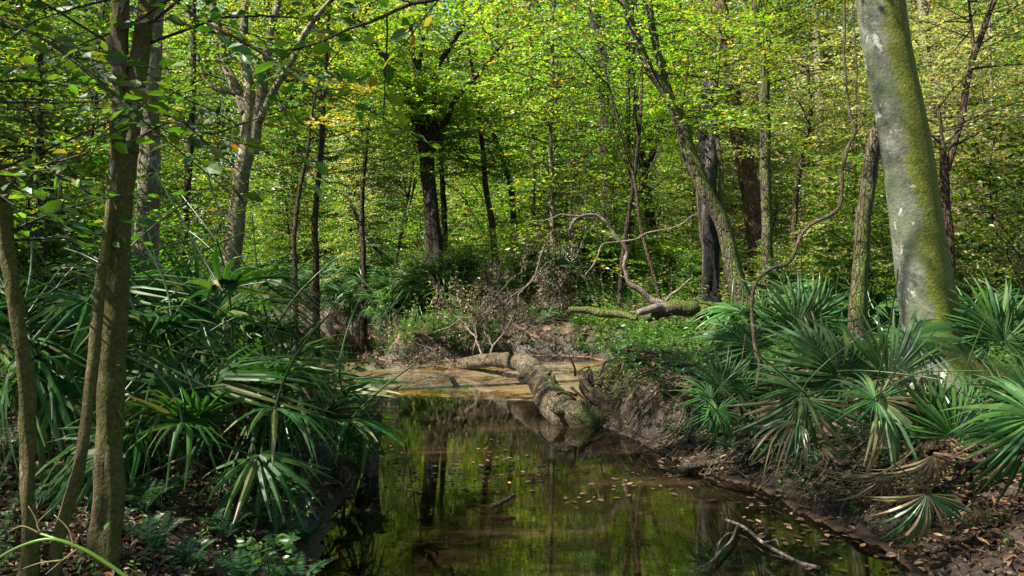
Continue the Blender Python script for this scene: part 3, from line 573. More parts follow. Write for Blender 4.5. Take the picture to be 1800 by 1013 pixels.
# twigs lying in the near water
tw = thing('fallen_twig', 'pale bare twig with side shoots lying in the shallow water near the muddy shore', 'twig', P(1440, 1000, 4.6))
oq = P(1440, 1000, 4.6)
for pts in [[(1280,918,5,5.1),(1310,930,5.5,5.0),(1345,958,6,4.85),(1385,975,6.5,4.75),(1440,1000,7,4.6)],[(1300,925,4,5.05),(1290,955,4,4.9),(1262,978,4,4.75),(1232,1000,4,4.55),(1205,1010,3,4.5)],[(1298,940,3,5.0),(1275,950,3,4.9),(1250,985,3,4.7)],[(1340,955,3,4.9),(1362,945,2.5,4.9),(1367,953,2,4.9)]]:
    pts = [(u, v, w, min(y, F*(CAMZ-.02)/(v-HV))) for u, v, w, y in pts]
    rootpiece(pts, M['deadtwig'], tw, oq, 'shoot', 6)
def wl(u, v, z=.0): return F*(CAMZ-z)/(v-HV)
rootpiece2 = [([(1200,830),(1240,818),(1290,812),(1340,806),(1370,800)], 16, 'long dark waterlogged limb along the right shore', M['root']),
              ([(865,895),(885,888),(905,876)], 9, 'dark stick jutting out of the water in the middle of the creek', M['root'])]
for k, (pp, w, lab, mt) in enumerate(rootpiece2):
    pts = [(u, v, w*(1-.1*i), wl(u, v, .03+.015*i)) for i, (u, v) in enumerate(pp)]
    tag(rootpiece(pts, mt, None, P(*[pts[0][0], pts[0][1], pts[0][3]]), 'sunken_branch', 9), lab, 'branch')
# exposed roots along the cut bank
for i in range(46):
    y = rg.uniform(5.0, 9.2); xe = np.interp(y, RIV[4:13, 1], RIV[4:13, 0])
    a = np.array([xe+rg.uniform(.55, 1.1), y+rg.uniform(-.2, .2), 0]); e = np.array([xe+rg.uniform(-.05, .35), y-rg.uniform(-.3, .6), 0]); w = rg.uniform(.006, .022); pl = []
    for t in np.linspace(0, 1, 6):
        q = a*(1-t)+e*t+np.array([rg.normal(0, .05), rg.normal(0, .08), 0]); q[2] = H(q[0], q[1])+.03+.05*math.sin(t*3.1); pl.append(q)
    p, r = smoothpath(pl, np.linspace(w, w*.3, 6), 4); B = MB(); B.tube(p, r, 7, rf=lrf)
    tag(B.build('exposed_root', M['root'], None, p[0], smooth=True), 'thin brown root exposed on the eroded muddy bank below the palmettos', 'root', 'roots exposed along the eroded bank')

# ------------------------------------------------------------------ palms
def fan(seed, n=26, spread=210, L=.5, split=.42, wid=1., droop=.25, costa=.25, cup=.12, blunt=False, fold=.35, bases=0.):
    g = np.random.default_rng(seed); B = MB(); pitch = R(spread)/n
    for i in range(n):
        a = -R(spread)/2+pitch*(i+.5)+g.normal(0, .03); Li = L*(.80+.22*math.cos(a*.8))*g.uniform(.9, 1.06); dr = droop*g.uniform(.4, 1.6)*(3 if g.random() < .12 else 1); dr = min(dr, max(.95, droop)); tw = g.normal(0, .09); Li *= (g.uniform(.5, .8) if g.random() < .10 else 1); brown = g.random() < .3; bent = g.random() < .14; bz = g.uniform(.15, .45)
        rows = np.array([.03, .18, split*.75, split, split+(1-split)*.35, split+(1-split)*.7, .93, 1.]); V = []
        w0 = split*Li*math.tan(min(pitch, .5)/2)*.98*wid
        for t in rows:
            w = Li*t*math.tan(min(pitch, .5)/2)*.98*wid if t <= split else w0*(1-((t-split)/(1-split))**(2.6 if blunt else 1.25))+.0012
            if blunt: w = max(w, w0*.0+.003); w = w if t > split else max(w, .006*1)
            aa = a+tw*max(0, t-split); x = math.cos(aa)*Li*t; y = math.sin(aa)*Li*t
            z = -dr*Li*max(0, t-split*.5)**2*1.6-costa*Li*(max(0, math.cos(a))*t)**2*.6+cup*abs(math.sin(a))*Li*t
            s = 1-.45*min(dr, 1)*max(0, t-split)
            if bent and t > .6: z -= bz*Li*(t-.6)*1.6; s *= 1-.5*(t-.6)
            c = np.array([x*s, y*s, z]); sd = np.array([-math.sin(aa), math.cos(aa), 0])
            V += [c-sd*w-[0, 0, w*fold*2], c+[0, 0, w*fold], c+sd*w-[0, 0, w*fold*2]]
        nr = len(rows); Q = []
        for k in range(nr-1): b0 = 3*k; Q += [(b0, b0+1, b0+4, b0+3), (b0+1, b0+2, b0+5, b0+4)]
        B.add(V, Q, 0)
        if brown: B.M[-1][-(4 if g.random() < .5 else 2):] = 1
    return B
def frame(d, n):
    d = nrm(d); n = np.asarray(n, float); n = nrm(n-d*np.dot(n, d)); y = np.cross(n, d)
    return Matrix(((d[0], y[0], n[0]), (d[1], y[1], n[1]), (d[2], y[2], n[2])))
FAN = {}
for i in range(4): FAN['palm', i] = fan(100+i, 26, 215+20*i, .5, .45, droop=.18+.1*i, costa=.2+.1*i).mesh('frond', [M['palm'], M['palm_dead']])
for i in range(2): FAN['fresh', i] = fan(120+i, 24, 150+60*i, .5, .48, droop=.08, costa=.05, cup=.05).mesh('frond', [M['palm_b'], M['palm_half']])
for i in range(3): FAN['dead', i] = fan(130+i, 20, 110+25*i, .5, .35, wid=.8, droop=1.0, costa=.7, fold=.7).mesh('frond', [M['palm_dead'], M['palm_dead']])
for i in range(2): FAN['half', i] = fan(140+i, 22, 170, .5, .45, droop=.5, costa=.5).mesh('frond', [M['palm_half'], M['palm_dead']])
for i in range(5): FAN['strap', i] = fan(150+i, 10+i, 165+25*(i % 3), .56, .13, wid=2.1, droop=.12+.16*i, costa=.10, cup=.05, blunt=True, fold=.22).mesh('frond', [M['strap'], M['palm_half']])
def put_frond(root, base, hast, d, n, kind, i, size, rw=.005, seed=0):
    if kind == 'strap': size *= 1.05
    """one frond of a palm: blade (part) and its stalk (sub-part), in the plant's own frame"""
    hast = np.asarray(hast, float); rel = hast-np.array(root.location)
    o = link('frond', FAN[kind, i], root); m = frame(d, n).to_4x4(); m.translation = Vector(rel); s = size/.5
    o.matrix_local = m @ Matrix.Diagonal((s, s, s, 1))
    B = MB(); b0 = np.asarray(base, float)-np.array(root.location); d = nrm(d); ctl = b0*.5+rel*.5-d*.30*np.linalg.norm(rel-b0)*(1 if d[2] > 0 else -.0)+np.array([0, 0, .10*np.linalg.norm(rel-b0)])
    t = np.linspace(0, 1, 8)[:, None]; path = b0*(1-t)**2+2*ctl*t*(1-t)+rel*t**2
    q = B; inv = np.array(o.matrix_local.inverted())
    path = path@inv[:3, :3].T+inv[:3, 3]
    B.tube(path, np.linspace(rw*1.6, rw, 8)/s, 5, cap=False)
    B.build('stalk', M['petiole_dead'] if kind == 'dead' else M['petiole'], o, smooth=True)
    return o
def palm(name, label, loc, nf, hgt, size, kind, seed, group=None, dead=2, spread=1.):
    g = np.random.default_rng(seed); root = thing(name, label, 'palm', loc, 0, group); loc = np.array(loc, float)
    for i in range(nf):
        f = (i+.5)/nf; a = i*2.4+g.normal(0, .3); el = R(88-(62 if kind != 'strap' else 70)*f*spread+g.normal(0, 8)); isd = i >= nf-dead
        if isd: el = R(g.uniform(-5, 20))
        L = hgt*g.uniform(.62, 1.0)*(1 if not isd else .6)
        ph = np.array([math.cos(a)*math.cos(el), math.sin(a)*math.cos(el), math.sin(el)]); hast = loc+ph*L
        e2 = el-R((20+35*f) if kind != 'strap' else (4+58*f)) if not isd else R(-75)
        d = np.array([math.cos(a)*math.cos(e2), math.sin(a)*math.cos(e2), math.sin(e2)]); n = np.array([-math.cos(a)*math.sin(e2), -math.sin(a)*math.sin(e2), math.cos(e2)])+g.normal(0, .25, 3)
        k = 'dead' if isd else kind; ii = int(g.integers({'palm': 4, 'strap': 5, 'dead': 3, 'fresh': 2, 'half': 2}[k]))
        put_frond(root, loc+[0, 0, -.03], hast, d, n, k, ii, size*g.uniform(.8, 1.1)*(.9 if isd else 1), .004+.004*size)
    note(root); return root
def gz(x, y, dz=0): return (x, y, H(x, y)+dz)
# near right: fronds placed one by one
def scr(th, tilt=0.): return np.array([math.cos(R(th)), -tilt, math.sin(R(th))])
def near_palm(label, bu, bv, by, fr, dead=0, name='dwarf_palmetto'):
    q = P(bu, bv, by); q[2] = H(q[0], q[1]); root = thing(name, label, 'palm', q)
    for j, (u, v, y, th, tilt, nrmv, kind, i, px) in enumerate(fr):
        put_frond(root, q+np.array([.03*math.cos(j*2), .03*math.sin(j*2), -.03]), P(u, v, y), scr(th, tilt), nrmv, kind, i, px/F*y*1.04, .0035)
    return root
UPN = (0, -.8, .6)
near_palm('broad fanned palmetto with a rigid upright fan, in the middle of the right bank', 1490, 780, 5.5,
 [(1475,661,5.3,125,.25,(.1,-.9,.4),'palm',3,132),(1560,668,5.4,92,.1,(.1,-.95,.2),'fresh',0,138),(1408,689,5.2,160,.3,(0,-.6,.8),'palm',1,108),
  (1403,744,5.1,178,.35,(0,-.3,.95),'half',0,84),(1412,700,5.1,-88,.12,(-.3,-.9,.1),'half',1,150),(1440,640,5.9,70,-.2,(0,-.8,.5),'palm',2,110)])
near_palm('tall palmetto right against the beech base with wide blades sweeping sideways', 1578, 740, 5.9,
 [(1600,596,5.7,30,.1,(-.1,-.35,.95),'palm',2,120),(1633,745,5.0,112,.3,(0,-.9,.4),'palm',0,115),(1620,660,5.5,-62,.2,(.3,-.9,.2),'dead',1,120)])
near_palm('low palmetto nearest the mud with drooping browned fans', 1640, 880, 4.7,
 [(1675,767,4.8,92,.15,(0,-.95,.3),'fresh',1,112),(1630,868,4.25,-88,.25,(0,-.95,.35),'half',0,118),(1544,702,4.9,-25,.35,(.2,-.8,.6),'half',1,150),(1555,830,4.6,-118,.1,(.2,-.9,.1),'dead',0,95),
  (1640,800,4.6,-80,.1,(.1,-.9,.1),'dead',2,120),(1712,890,4.4,-92,.1,(-.2,-.9,.1),'dead',1,70),(1540,704,4.8,175,.2,(0,-.7,.7),'palm',1,90),(1700,720,5.1,35,-.1,(0,-.8,.6),'palm',2,105)])
near_palm('small dark palmetto on the eroded edge beside the mossy hummock', 1290, 775, 6.4,
 [(1267,683,6.3,98,.1,(0,-.9,.3),'palm',0,72),(1250,700,6.2,165,.3,(0,-.7,.7),'palm',1,70),(1262,720,6.1,-70,.3,(0,-.9,.4),'palm',2,66),(1300,690,6.5,40,0,(0,-.8,.5),'palm',3,72)])
near_palm('arching palmetto behind the looping vine, its fan sweeping towards the log', 1345, 690, 7.2,
 [(1325,612,7.1,140,.1,(.1,-.7,.7),'palm',3,100),(1318,600,7.2,175,.1,(.1,-.7,.7),'palm',2,80),(1400,575,7.4,85,0,(0,-.9,.3),'palm',0,98),(1370,590,7.5,110,0,(0,-.9,.3),'palm',1,85),(1300,640,7.,-140,.2,(0,-.8,.5),'dead',0,60),(1430,560,7.8,60,0,(0,-.9,.3),'palm',2,90)])
near_palm('upright stiff palmetto standing just right of the mossy beech base', 1750, 690, 7.0,
 [(1753,585,6.9,95,0,(0,-.9,.3),'palm',0,110),(1765,600,6.8,60,.1,(0,-.9,.4),'palm',1,105),(1740,600,7.1,130,0,(0,-.9,.3),'palm',2,90)])
near_palm('palmetto reaching in from beyond the right edge of the near bank', 1850, 820, 4.4,
 [(1822,735,4.2,178,.2,(0,-.8,.6),'palm',2,130),(1800,770,4.3,-155,.25,(0,-.8,.6),'palm',3,115),(1815,700,4.5,150,.1,(0,-.8,.6),'palm',0,110),(1770,720,5.0,120,.1,(0,-.9,.3),'palm_x' if False else 'palm',1,90)])
# near left: clump of strappy palms
ps = [(.95,'strappy palm filling the near bank just right of the forked tree',(340,870,4.75),22,.85,.42),(1,'tall strappy palm at the crest of the clump above the others',(330,800,5.5),24,1.25,.44),
      (1,'strappy palm leaning out over the creek with hanging fans',(480,850,5.4),20,.80,.40),(1,'strappy palm behind the near forked trunk in the shade',(150,830,5.4),22,1.15,.42),
      (1,'strappy palm at the far left edge of the bank',(10,830,5.2),20,1.1,.42),(1,'strappy palm crowding the back of the clump beside the creek',(385,760,6.3),22,1.1,.42),
      (1,'strappy palm deep behind the clump at the left',(240,740,6.6),22,1.35,.42),(1,'strappy palm at the back left under thin dark stems',(60,720,7.0),20,1.3,.42),
      (1,'low strappy palm overhanging the bank near the rotten stump',(565,810,5.9),9,.42,.34)]
for j, (s_, lab, (u, v, y), nf, hg, sz) in enumerate(ps):
    x = (u-900)/F*y; palm('strap_leaved_palm', lab, gz(x, y), nf, hg, sz, 'strap', 300+j, dead=3)
# mid and far palmettos, copies of three plants
PR = [palm('dwarf_palmetto', 'dwarf palmetto fanning out on the shaded far creek bank', (0, -60-3*i, 0), 13+i, .62, .46, 'palm', 400+i, 'palmettos along the far creek banks', dead=2) for i in range(3)]
PS = [palm('strap_leaved_palm', 'dark strappy palm on the shaded far creek bank', (5, -60-3*i, 0), 14, .7, .42, 'strap', 410+i, 'strappy palms along the far creek banks', dead=3) for i in range(2)]
for pr in PR+PS: bpy.context.view_layer.update()
g = np.random.default_rng(8); first = {}
def place(pr, x, y, sc, lab=None):
    q = (x, y, H(x, y)-.03)
    if pr.name not in first: first[pr.name] = 1; pr.location = q; pr.rotation_euler = (0, 0, g.random()*6.3); pr.scale = (sc,)*3; return pr
    return dup(pr, q, g.random()*6.3, sc, lab)
spots = [(u, y) for u, y in [(560,22.5),(600,21.5),(640,20.5),(675,19.4),(705,18.6),(735,17.2),(765,16.6),(800,16.0),(690,17.4),(740,16.0),(650,21.8),(620,23),(580,24.5),(540,25),(780,17.6),(815,17.4),(720,19.8),
  (840,16.6),(700,16.4),(770,15.4),(960,17),(990,16.4),(1010,17.6),(1040,17),(985,18.6),(1065,16.5),(930,18.2),(500,27),(1105,17.5)]]
for i, (u, y) in enumerate(spots):
    x = (u-900)/F*y
    if sdist(np.array([x]), np.array([y]))[0] < .25: continue
    place((PR+PS)[i % 5] if u < 850 else PR[i % 3], x, y, g.uniform(.9, 1.3))
k_ = 0
for i in range(900):
    y = g.uniform(14.6, 25); x = g.uniform(-10, 1.2); s_ = sdist(np.array([x]), np.array([y]))[0]; rt = x > centre_x(y)
    if not rt or s_ < .22 or s_ > 1.9 or (x > -1.3 and y < 17.2): continue
    place((PR+PS)[int(g.integers(5))], x, y, g.uniform(.8, 1.25)); k_ += 1
    if k_ > 64: break
G2 = 'palmettos scattered through the right hand woods'
for i, (u, y) in enumerate([(1480,12),(1530,11.5),(1560,12.6),(1450,14),(1500,15.5),(1420,10.5),(1600,14),(1710,12),(1770,11),(1800,13.5),(1385,13),(1250,15.5),(1200,16.5),(1740,9.5),(1350,10.2),(1530,9.9),(1190,18)]):
    x = (u-900)/F*y; dup(PR[i % 3], (x, y, H(x, y)-.03), g.random()*6.3, g.uniform(.95, 1.35), 'dark palmetto rosette low in the woods right of the fallen mossy trunk', G2)
x = (970-900)/F*14.6; palm('dwarf_palmetto', 'small sunlit palmetto hanging over the sandy far shore behind the log', gz(x, 14.6, .05), 5, .18, .26, 'palm', 431, dead=0)
x = (1035-900)/F*14.9; palm('dwarf_palmetto', 'small shaded palmetto just right of the sunlit one over the sandy shore', gz(x, 14.9, .05), 6, .28, .28, 'palm', 433, dead=1)
near_palm('young bright palmetto fan standing up behind the brush heap', 985, 510, 14.9, [(985,470,14.8,95,0,(0,-.9,.3),'fresh',1,46),(975,480,14.8,140,0,(0,-.9,.3),'palm',0,44),(1000,478,14.8,40,0,(0,-.9,.3),'palm',1,44)])

# ------------------------------------------------------------------ ferns
def fernmesh(seed):
    g = np.random.default_rng(seed); B = MB(); n = 22; t = np.linspace(0, 1, n); L = .38
    pth = np.stack([L*t*(1-.1*t), .02*np.sin(t*3), L*(.75*t-.62*t**2)], 1); B.tube(pth, np.linspace(.0022, .0008, n), 3, 1, cap=False)
    dv = np.gradient(pth, axis=0)
    for sd in (-1, 1):
        d = np.stack([.25+0*t, sd*1.+0*t, -.1+0*t], 1)+g.normal(0, .06, (n, 3)); nn = np.cross(nrows(dv), np.array([0, 1., 0]))*-1+g.normal(0, .12, (n, 3))
        B.leaves(pth[1:], d[1:], nn[1:], (.075*np.sin(np.clip(t*.93+.1, 0, 1)*math.pi)**.7+.008)[1:], T_R, 0, .55)
    return B.mesh('frond', [M['fern'], M['petiole']])
FM = [fernmesh(i) for i in range(3)]
fr0 = thing('wood_fern', 'small green fern growing from the leaf litter on the near left bank', 'fern', (0, -70, 0), 0, 'ferns on the near left bank')
for k in range(8):
    o = link('frond', FM[k % 3], fr0); o.rotation_euler = (0, -R(g.uniform(5, 45)), k*.8+g.normal(0, .2)); s_ = g.uniform(.7, 1.15); o.scale = (s_,)*3
note(fr0); ff = False
for u, v in [(250,905),(300,880),(420,840),(455,870),(390,900),(500,880),(230,840),(520,930),(470,800),(430,960),(270,960),(540,860),(120,880),(60,900),(330,960),(495,830)]:
    y = F*(CAMZ-.36)/(v-HV); x = (u-900)/F*y; q = (x, y, H(x, y))
    if sdist(np.array([x]), np.array([y]))[0] < .05: continue
    if not ff: fr0.location = q; fr0.scale = (.7,)*3; ff = True
    else: dup(fr0, q, g.random()*6.3, g.uniform(.45, .8))

for i in range(26):
    y = g.uniform(6.2, 10.2); x = float(np.interp(y, RIV[6:15, 1], RIV[6:15, 0]))+g.uniform(.3, 1.5); q = (x, y, H(x, y))
    dup(fr0, q, g.random()*6.3, g.uniform(.35, .7), 'small green fern on the eroded bank between the log roots and the palmettos', 'ferns on the eroded right bank')
# ------------------------------------------------------------------ leaf litter, undergrowth, floating leaves
def scatter(n, ymin, ymax, g, pw=1., margin=1.12):
    t = g.random(n); y = ymin*(ymax/ymin)**(t**pw); x = (g.random(n)*2-1)*(y*.637*margin+.4); return x, y
g = np.random.default_rng(21); x, y = scatter(150000, 1.8, 24, g); s = sdist(x, y); ok = (s > .03) & ((y < 13) | (g.random(len(s)) < .5)) & ((s > .35) | (g.random(len(s)) < .45)) & (fbm(x*1.5, y*1.5, 6)+.25*g.random(len(x)) > .5); x = x[ok]; y = y[ok]; n = len(x)
B = MB(); B.leaves(np.stack([x, y, height(x, y)+.004+g.random(n)**2*.035], 1), np.stack([g.normal(0, 1, n), g.normal(0, 1, n), g.normal(0, .28, n)], 1), np.stack([g.normal(0, .5, n), g.normal(0, .5, n), np.ones(n)], 1), g.uniform(.025, .085, n), T_D, 0, g.uniform(.6, 1.1, n))
tag(B.build('leaf_litter', M['litter']), 'brown fallen leaves covering the creek banks', 'leaf litter', kind='stuff')
x, y = scatter(9000, 2.6, 14, g); s = sdist(x, y); den = fbm(x*.9, y*.9, 12)+.28*np.exp(-((x+.3)/.8)**2-((y-6.5-.4*x)/.5)**2)+.27*np.exp(s/.22); ok = (s < -.03) & (den > .62+.14*g.random(len(x))); x = x[ok]; y = y[ok]; n = len(x)
B = MB(); B.leaves(np.stack([x, y, np.full(n, .006)], 1), np.stack([g.normal(0, 1, n), g.normal(0, 1, n), 0*x], 1), np.stack([g.normal(0, .06, n), g.normal(0, .06, n), np.ones(n)], 1), g.uniform(.03, .07, n), (T_D[0]*[1, 1, .3], T_D[1]), 0)
tag(B.build('floating_leaves', M['litter']), 'dead leaves floating in drifts on the creek', 'floating leaves', kind='stuff')
def herbs(n, ymin, ymax, g, mat, size, lab, name, thr, hgt, cond=None):
    x, y = scatter(n, ymin, ymax, g); s = sdist(x, y); ok = (s > .12) & (fbm(x*.8, y*.8, 31)+.12*g.random(n) > thr)
    if cond is not None: ok &= cond(x, y)
    else: ok &= np.hypot(x-1.55, y-9.2) > 1.2
    x = x[ok]; y = y[ok]; z = height(x, y); B = MB(); n = len(x)
    hh = g.uniform(.35, 1, n)*hgt*(1+.03*y); le = np.stack([g.normal(0, .3, n), g.normal(0, .3, n), np.ones(n)], 1)*hh[:, None]; base = np.stack([x, y, z-.01], 1)
    w = np.stack([np.full(n, .0018), 0*x, 0*x], 1)*(1+y/8)[:, None]
    V = np.stack([base-w, base+w, base+le+w*.4, base+le-w*.4], 1).reshape(-1, 3); B.add(V, np.arange(n*4).reshape(-1, 4), 0)
    for k in range(7):
        t = (.3+.7*k/6); a = k*2.4+g.random(n)*1.2; d = np.stack([np.cos(a), np.sin(a), .15+g.normal(0, .25, n)], 1)
        B.leaves(base+le*t, d, np.stack([g.normal(0, .3, n), g.normal(0, .3, n), np.ones(n)], 1), size*g.uniform(.6, 1.2, n)*(1.1-.4*t), T_L if ymax < 9 else T_R, 0, .9)
    tag(B.build(name, mat), lab, 'undergrowth', kind='stuff')
herbs(2200, 2.4, 8, g, M['herb'], .042, 'small leafy seedlings on the near banks', 'undergrowth', .50, .14)
herbs(26000, 5.5, 11.5, g, M['fern'], .038, 'small green plants and mosses growing over the cut right bank', 'bank_plants', .40, .09, lambda x, y: (x > centre_x(y)) & (x < 4.5) & (sdist(x, y) > .2) & (sdist(x, y) < 2.2))
herbs(22000, 8, 36, g, M['herb'], .085, 'low green undergrowth on the woodland floor', 'undergrowth', .42, .30, lambda x, y: (np.hypot(x-1.55, y-9.2) > 1.3) | (g.random(len(x)) < .12))
herbs(60000, 12, 19, g, M['herb'], .06, 'dense low greenery on the far bank behind the log', 'far_bank_plants', .46, .16, lambda x, y: (x > -4.5) & (x < 5) & (sdist(x, y) < 4))
herbs(9000, 12, 40, g, M['pale'], .10, 'taller pale shrubby undergrowth deep in the woods', 'undergrowth', .50, .8, lambda x, y: x > -3)
n = 26000; x = g.uniform(.7, 2.9, n); y = g.uniform(7.9, 10.6, n); ok = (sdist(x, y) > .0) & (np.exp(-((x-1.5)/.75)**2-((y-9.1)/.75)**2)+.7*(fbm(x*3, y*3, 41)-.5) > .38); x = x[ok]; y = y[ok]; n = len(x)
B = MB(); B.leaves(np.stack([x, y, height(x, y)], 1), np.stack([g.normal(0, .7, n), g.normal(0, .7, n), np.ones(n)], 1), g.normal(0, 1, (n, 3)), g.uniform(.012, .035, n), T_R, 0, .8)
tag(B.build('moss', leafmat('moss', [(0, (.05, .06, .008)), (.6, (.11, .12, .012)), (1, (.17, .15, .02))], .3, .02)), 'cushiony yellow green moss on the hummock above the log roots', 'moss', kind='stuff')
B = MB()
for i in range(420):
    y = g.uniform(5.2, 10); xe = float(np.interp(y, RIV[5:15, 1], RIV[5:15, 0])); x = xe+g.uniform(.1, .75)*(1 if y < 8 else .55); z0 = H(x, y)
    k = 6; t = np.linspace(0, 1, k); px = x-t*g.uniform(.05, .45)+g.normal(0, .02, k); py = y-t*g.uniform(-.1, .3)+g.normal(0, .02, k); pz = np.maximum(height(px, py)+.015, z0+.02-t*g.uniform(.05, .22)-.15*t*t)
    B.tube(np.stack([px, py, pz], 1), np.linspace(.0045, .001, k)*g.uniform(.5, 1.6), 4, cap=False)
tag(B.build('rootlets', M['root'], smooth=True), 'tangle of fine rootlets trailing over the eroded bank', 'rootlets', kind='stuff')
# twiggy litter on the banks
B = MB(); x, y = scatter(420, 2.6, 16, g); ok = sdist(x, y) > .05
for a, c in zip(x[ok], y[ok]):
    L = g.uniform(.15, .7); an = g.random()*3.14; t = np.linspace(-.5, .5, 5); px = a+L*np.cos(an)*t; py = c+L*np.sin(an)*t+g.normal(0, .02, 5)
    B.tube(np.stack([px, py, height(px, py)+.014], 1), np.linspace(.006, .002, 5)*g.uniform(.5, 1.3), 4, cap=False)
tag(B.build('twig_litter', M['deadtwig'], smooth=True), 'broken twigs lying among the fallen leaves', 'twigs', kind='stuff')

# near-left seedling with pale leaves over the water edge
def seedling(label, u, v, y, hgt, ls, mat, seed, nb=6):
    g = np.random.default_rng(seed); q = P(u, v, y); q[2] = H(q[0], q[1]); r = thing('seedling', label, 'seedling', q); B = MB(); C = MB()
    top = q+np.array([g.normal(0, .08), g.normal(0, .05), hgt]); t = np.linspace(0, 1, 6)[:, None]; pth = q*(1-t)+top*t+g.normal(0, .01, (6, 3)); B.tube(pth, np.linspace(.005, .002, 6), 6); B.build('stem', M['petiole'], r, q, smooth=True)
    for i in range(nb):
        a = i*2.4; f = .35+.65*i/nb; p = q+(top-q)*f; spray(C, p, np.array([math.cos(a), math.sin(a), .5]), hgt*.5*(1.2-f*.5), .002, ls, g, sub=.07, gap=.05, sl=.12, tm=T_L, fine=True)
    C.build('leaves', [mat, M['twig']], r, q)
seedling('light green seedling leaning over the water beside the left bank', 490, 880, 4.55, .34, .07, M['herb'], 1)
seedling('leafy seedling at the foot of the left bank in front of the ferns', 470, 960, 3.9, .26, .07, M['herb'], 2)
seedling('broad leaved seedling by the stump at the water edge', 612, 830, 6.1, .35, .12, M['herb'], 3, 5)
seedling('young leafy shoot on the far bank right of the sandy shore', 1085, 660, 10.6, .5, .11, M['fern'], 4)
seedling('glossy leaved sapling hanging above the silty water beyond the strappy palms', 600, 745, 8.9, .5, .11, M['herb'], 6, 5)

# ------------------------------------------------------------------ near overhanging branches
def overhang(label, pts, ls, mat, seed, nb, Lr=(.25, .6)):
    g = np.random.default_rng(seed); p, r = smoothpath([P(u, v, y) for u, v, w, y in pts], [w/2/F*y for u, v, w, y in pts], 6)
    root = thing('overhanging_branch', label, 'branch', p[0]); B = MB(); B.tube(p, r, 8); B.build('branch', M['vine'], root, p[0], smooth=True); C = MB()
    dirv = np.gradient(p, axis=0)
    for i in range(nb):
        a = int((.15+.85*(i+g.random())/nb)*(len(p)-1)); d = nrm(dirv[a])+g.normal(0, .55, 3)*[1, 1, .5]
        spray(C, p[a], d, g.uniform(*Lr), .003, ls, g, sub=.10, gap=.075, sl=.18, tm=T_L, fine=True, dens=.9)
    C.build('leaves', [mat, M['twig']], root, p[0])
overhang('thin branch reaching down across the upper middle with a few large dark leaves', [(900,-90,9,2.6),(800,-20,8,2.5),(760,0,8,2.5),(720,8,7,2.5),(660,35,6,2.5),(610,52,5,2.5),(560,75,4,2.5),(500,90,3,2.5)], .075, M['mid'], 61, 5, (.15, .35))
overhang('leafy twig hanging in from the top left corner, shaded', [(-120,-60,8,2.4),(-20,20,6,2.4),(60,60,5,2.4),(140,110,4,2.4),(190,160,3,2.4)], .07, M['mid'], 62, 7)
overhang('shaded leafy spray stretching across the upper left before the forked tree', [(-60,330,6,2.9),(10,300,5,2.9),(80,290,4,2.9),(150,270,3,2.9)], .065, M['mid'], 63, 6)
overhang('leafy spray arching right from above the forked tree', [(250,-60,8,3.1),(330,20,6,3.1),(420,70,5,3.1),(500,120,4,3.1),(570,180,3,3.1)], .07, M['mid'], 64, 7)
overhang('drooping leafy spray beside the forked trunk at mid height', [(232,250,6,3.4),(300,215,5,3.3),(370,235,4,3.2),(430,215,3,3.2)], .065, M['bright'], 65, 5)

# dangling dead leaf caught at the fork
B = MB(); q = P(200, 90, 3.1); B.leaves(np.array([P(195,60,3.1), P(196,75,3.1)]), np.array([[.15, 0, -1.], [.3, .1, -.9]]), np.array([[.3, -1, 0], [-.2, -1, .1]]), np.array([.15, .12]), T_D, 0)
tag(B.build('withered_leaf', M['deadleaf'], None, q), 'large curled brown leaf hanging beside the high fork', 'leaf')
# orange leaved sprays in the middle distance
yt, yr, yb = traced('yellow_leaved_tree', 'slim tree with a patch of orange and yellow autumn leaves above the creek bend', 'tree',
 [[(520,500,9,12.5),(518,420,9,12.5),(525,340,8,12.5),(540,270,7,12.5),(548,200,5,12.5),(560,140,4,12.5)]], M['bark_brown'], M['yellow'], dict(n=7, L=(.4, .85), z=2.9, ls=.08, az=(-60, 60), el=(-10, 15)), 41, 7)

# grass stem in the near left corner
gs = thing('grass_stem', 'bright green arching grass stem with a dry seed head in the near left corner', 'grass', P(-20, 990, 1.25))
q = np.array(P(-20, 990, 1.25)); B = MB()
for pts in [[(-40,1010,5,1.2),(20,968,5,1.2),(85,948,6,1.2),(140,963,6.5,1.2),(190,992,7,1.2),(250,1035,7,1.2)],[(70,938,4,1.22),(100,948,5,1.21),(140,962,5,1.2)]]:
    p, r = smoothpath([P(u, v, y) for u, v, w, y in pts], [w/2/F*y for u, v, w, y in pts], 8); B.tube(p, r, 8)
B.build('stem', M['grass'], gs, q, smooth=True); B = MB()
for pts in [[(140,962),(110,985),(80,1010)],[(130,962),(120,930),(95,905)],[(70,938),(40,925),(15,935)],[(70,938),(62,910),(50,890)],[(110,985),(70,990),(40,1000)],[(72,935),(66,920),(90,895)]]:
    p, r = smoothpath([P(u, v, 1.2) for u, v in pts], [.0014, .001, .0006], 5); B.tube(p, r, 5)
B.build('seed_head', M['straw'], gs, q, smooth=True)

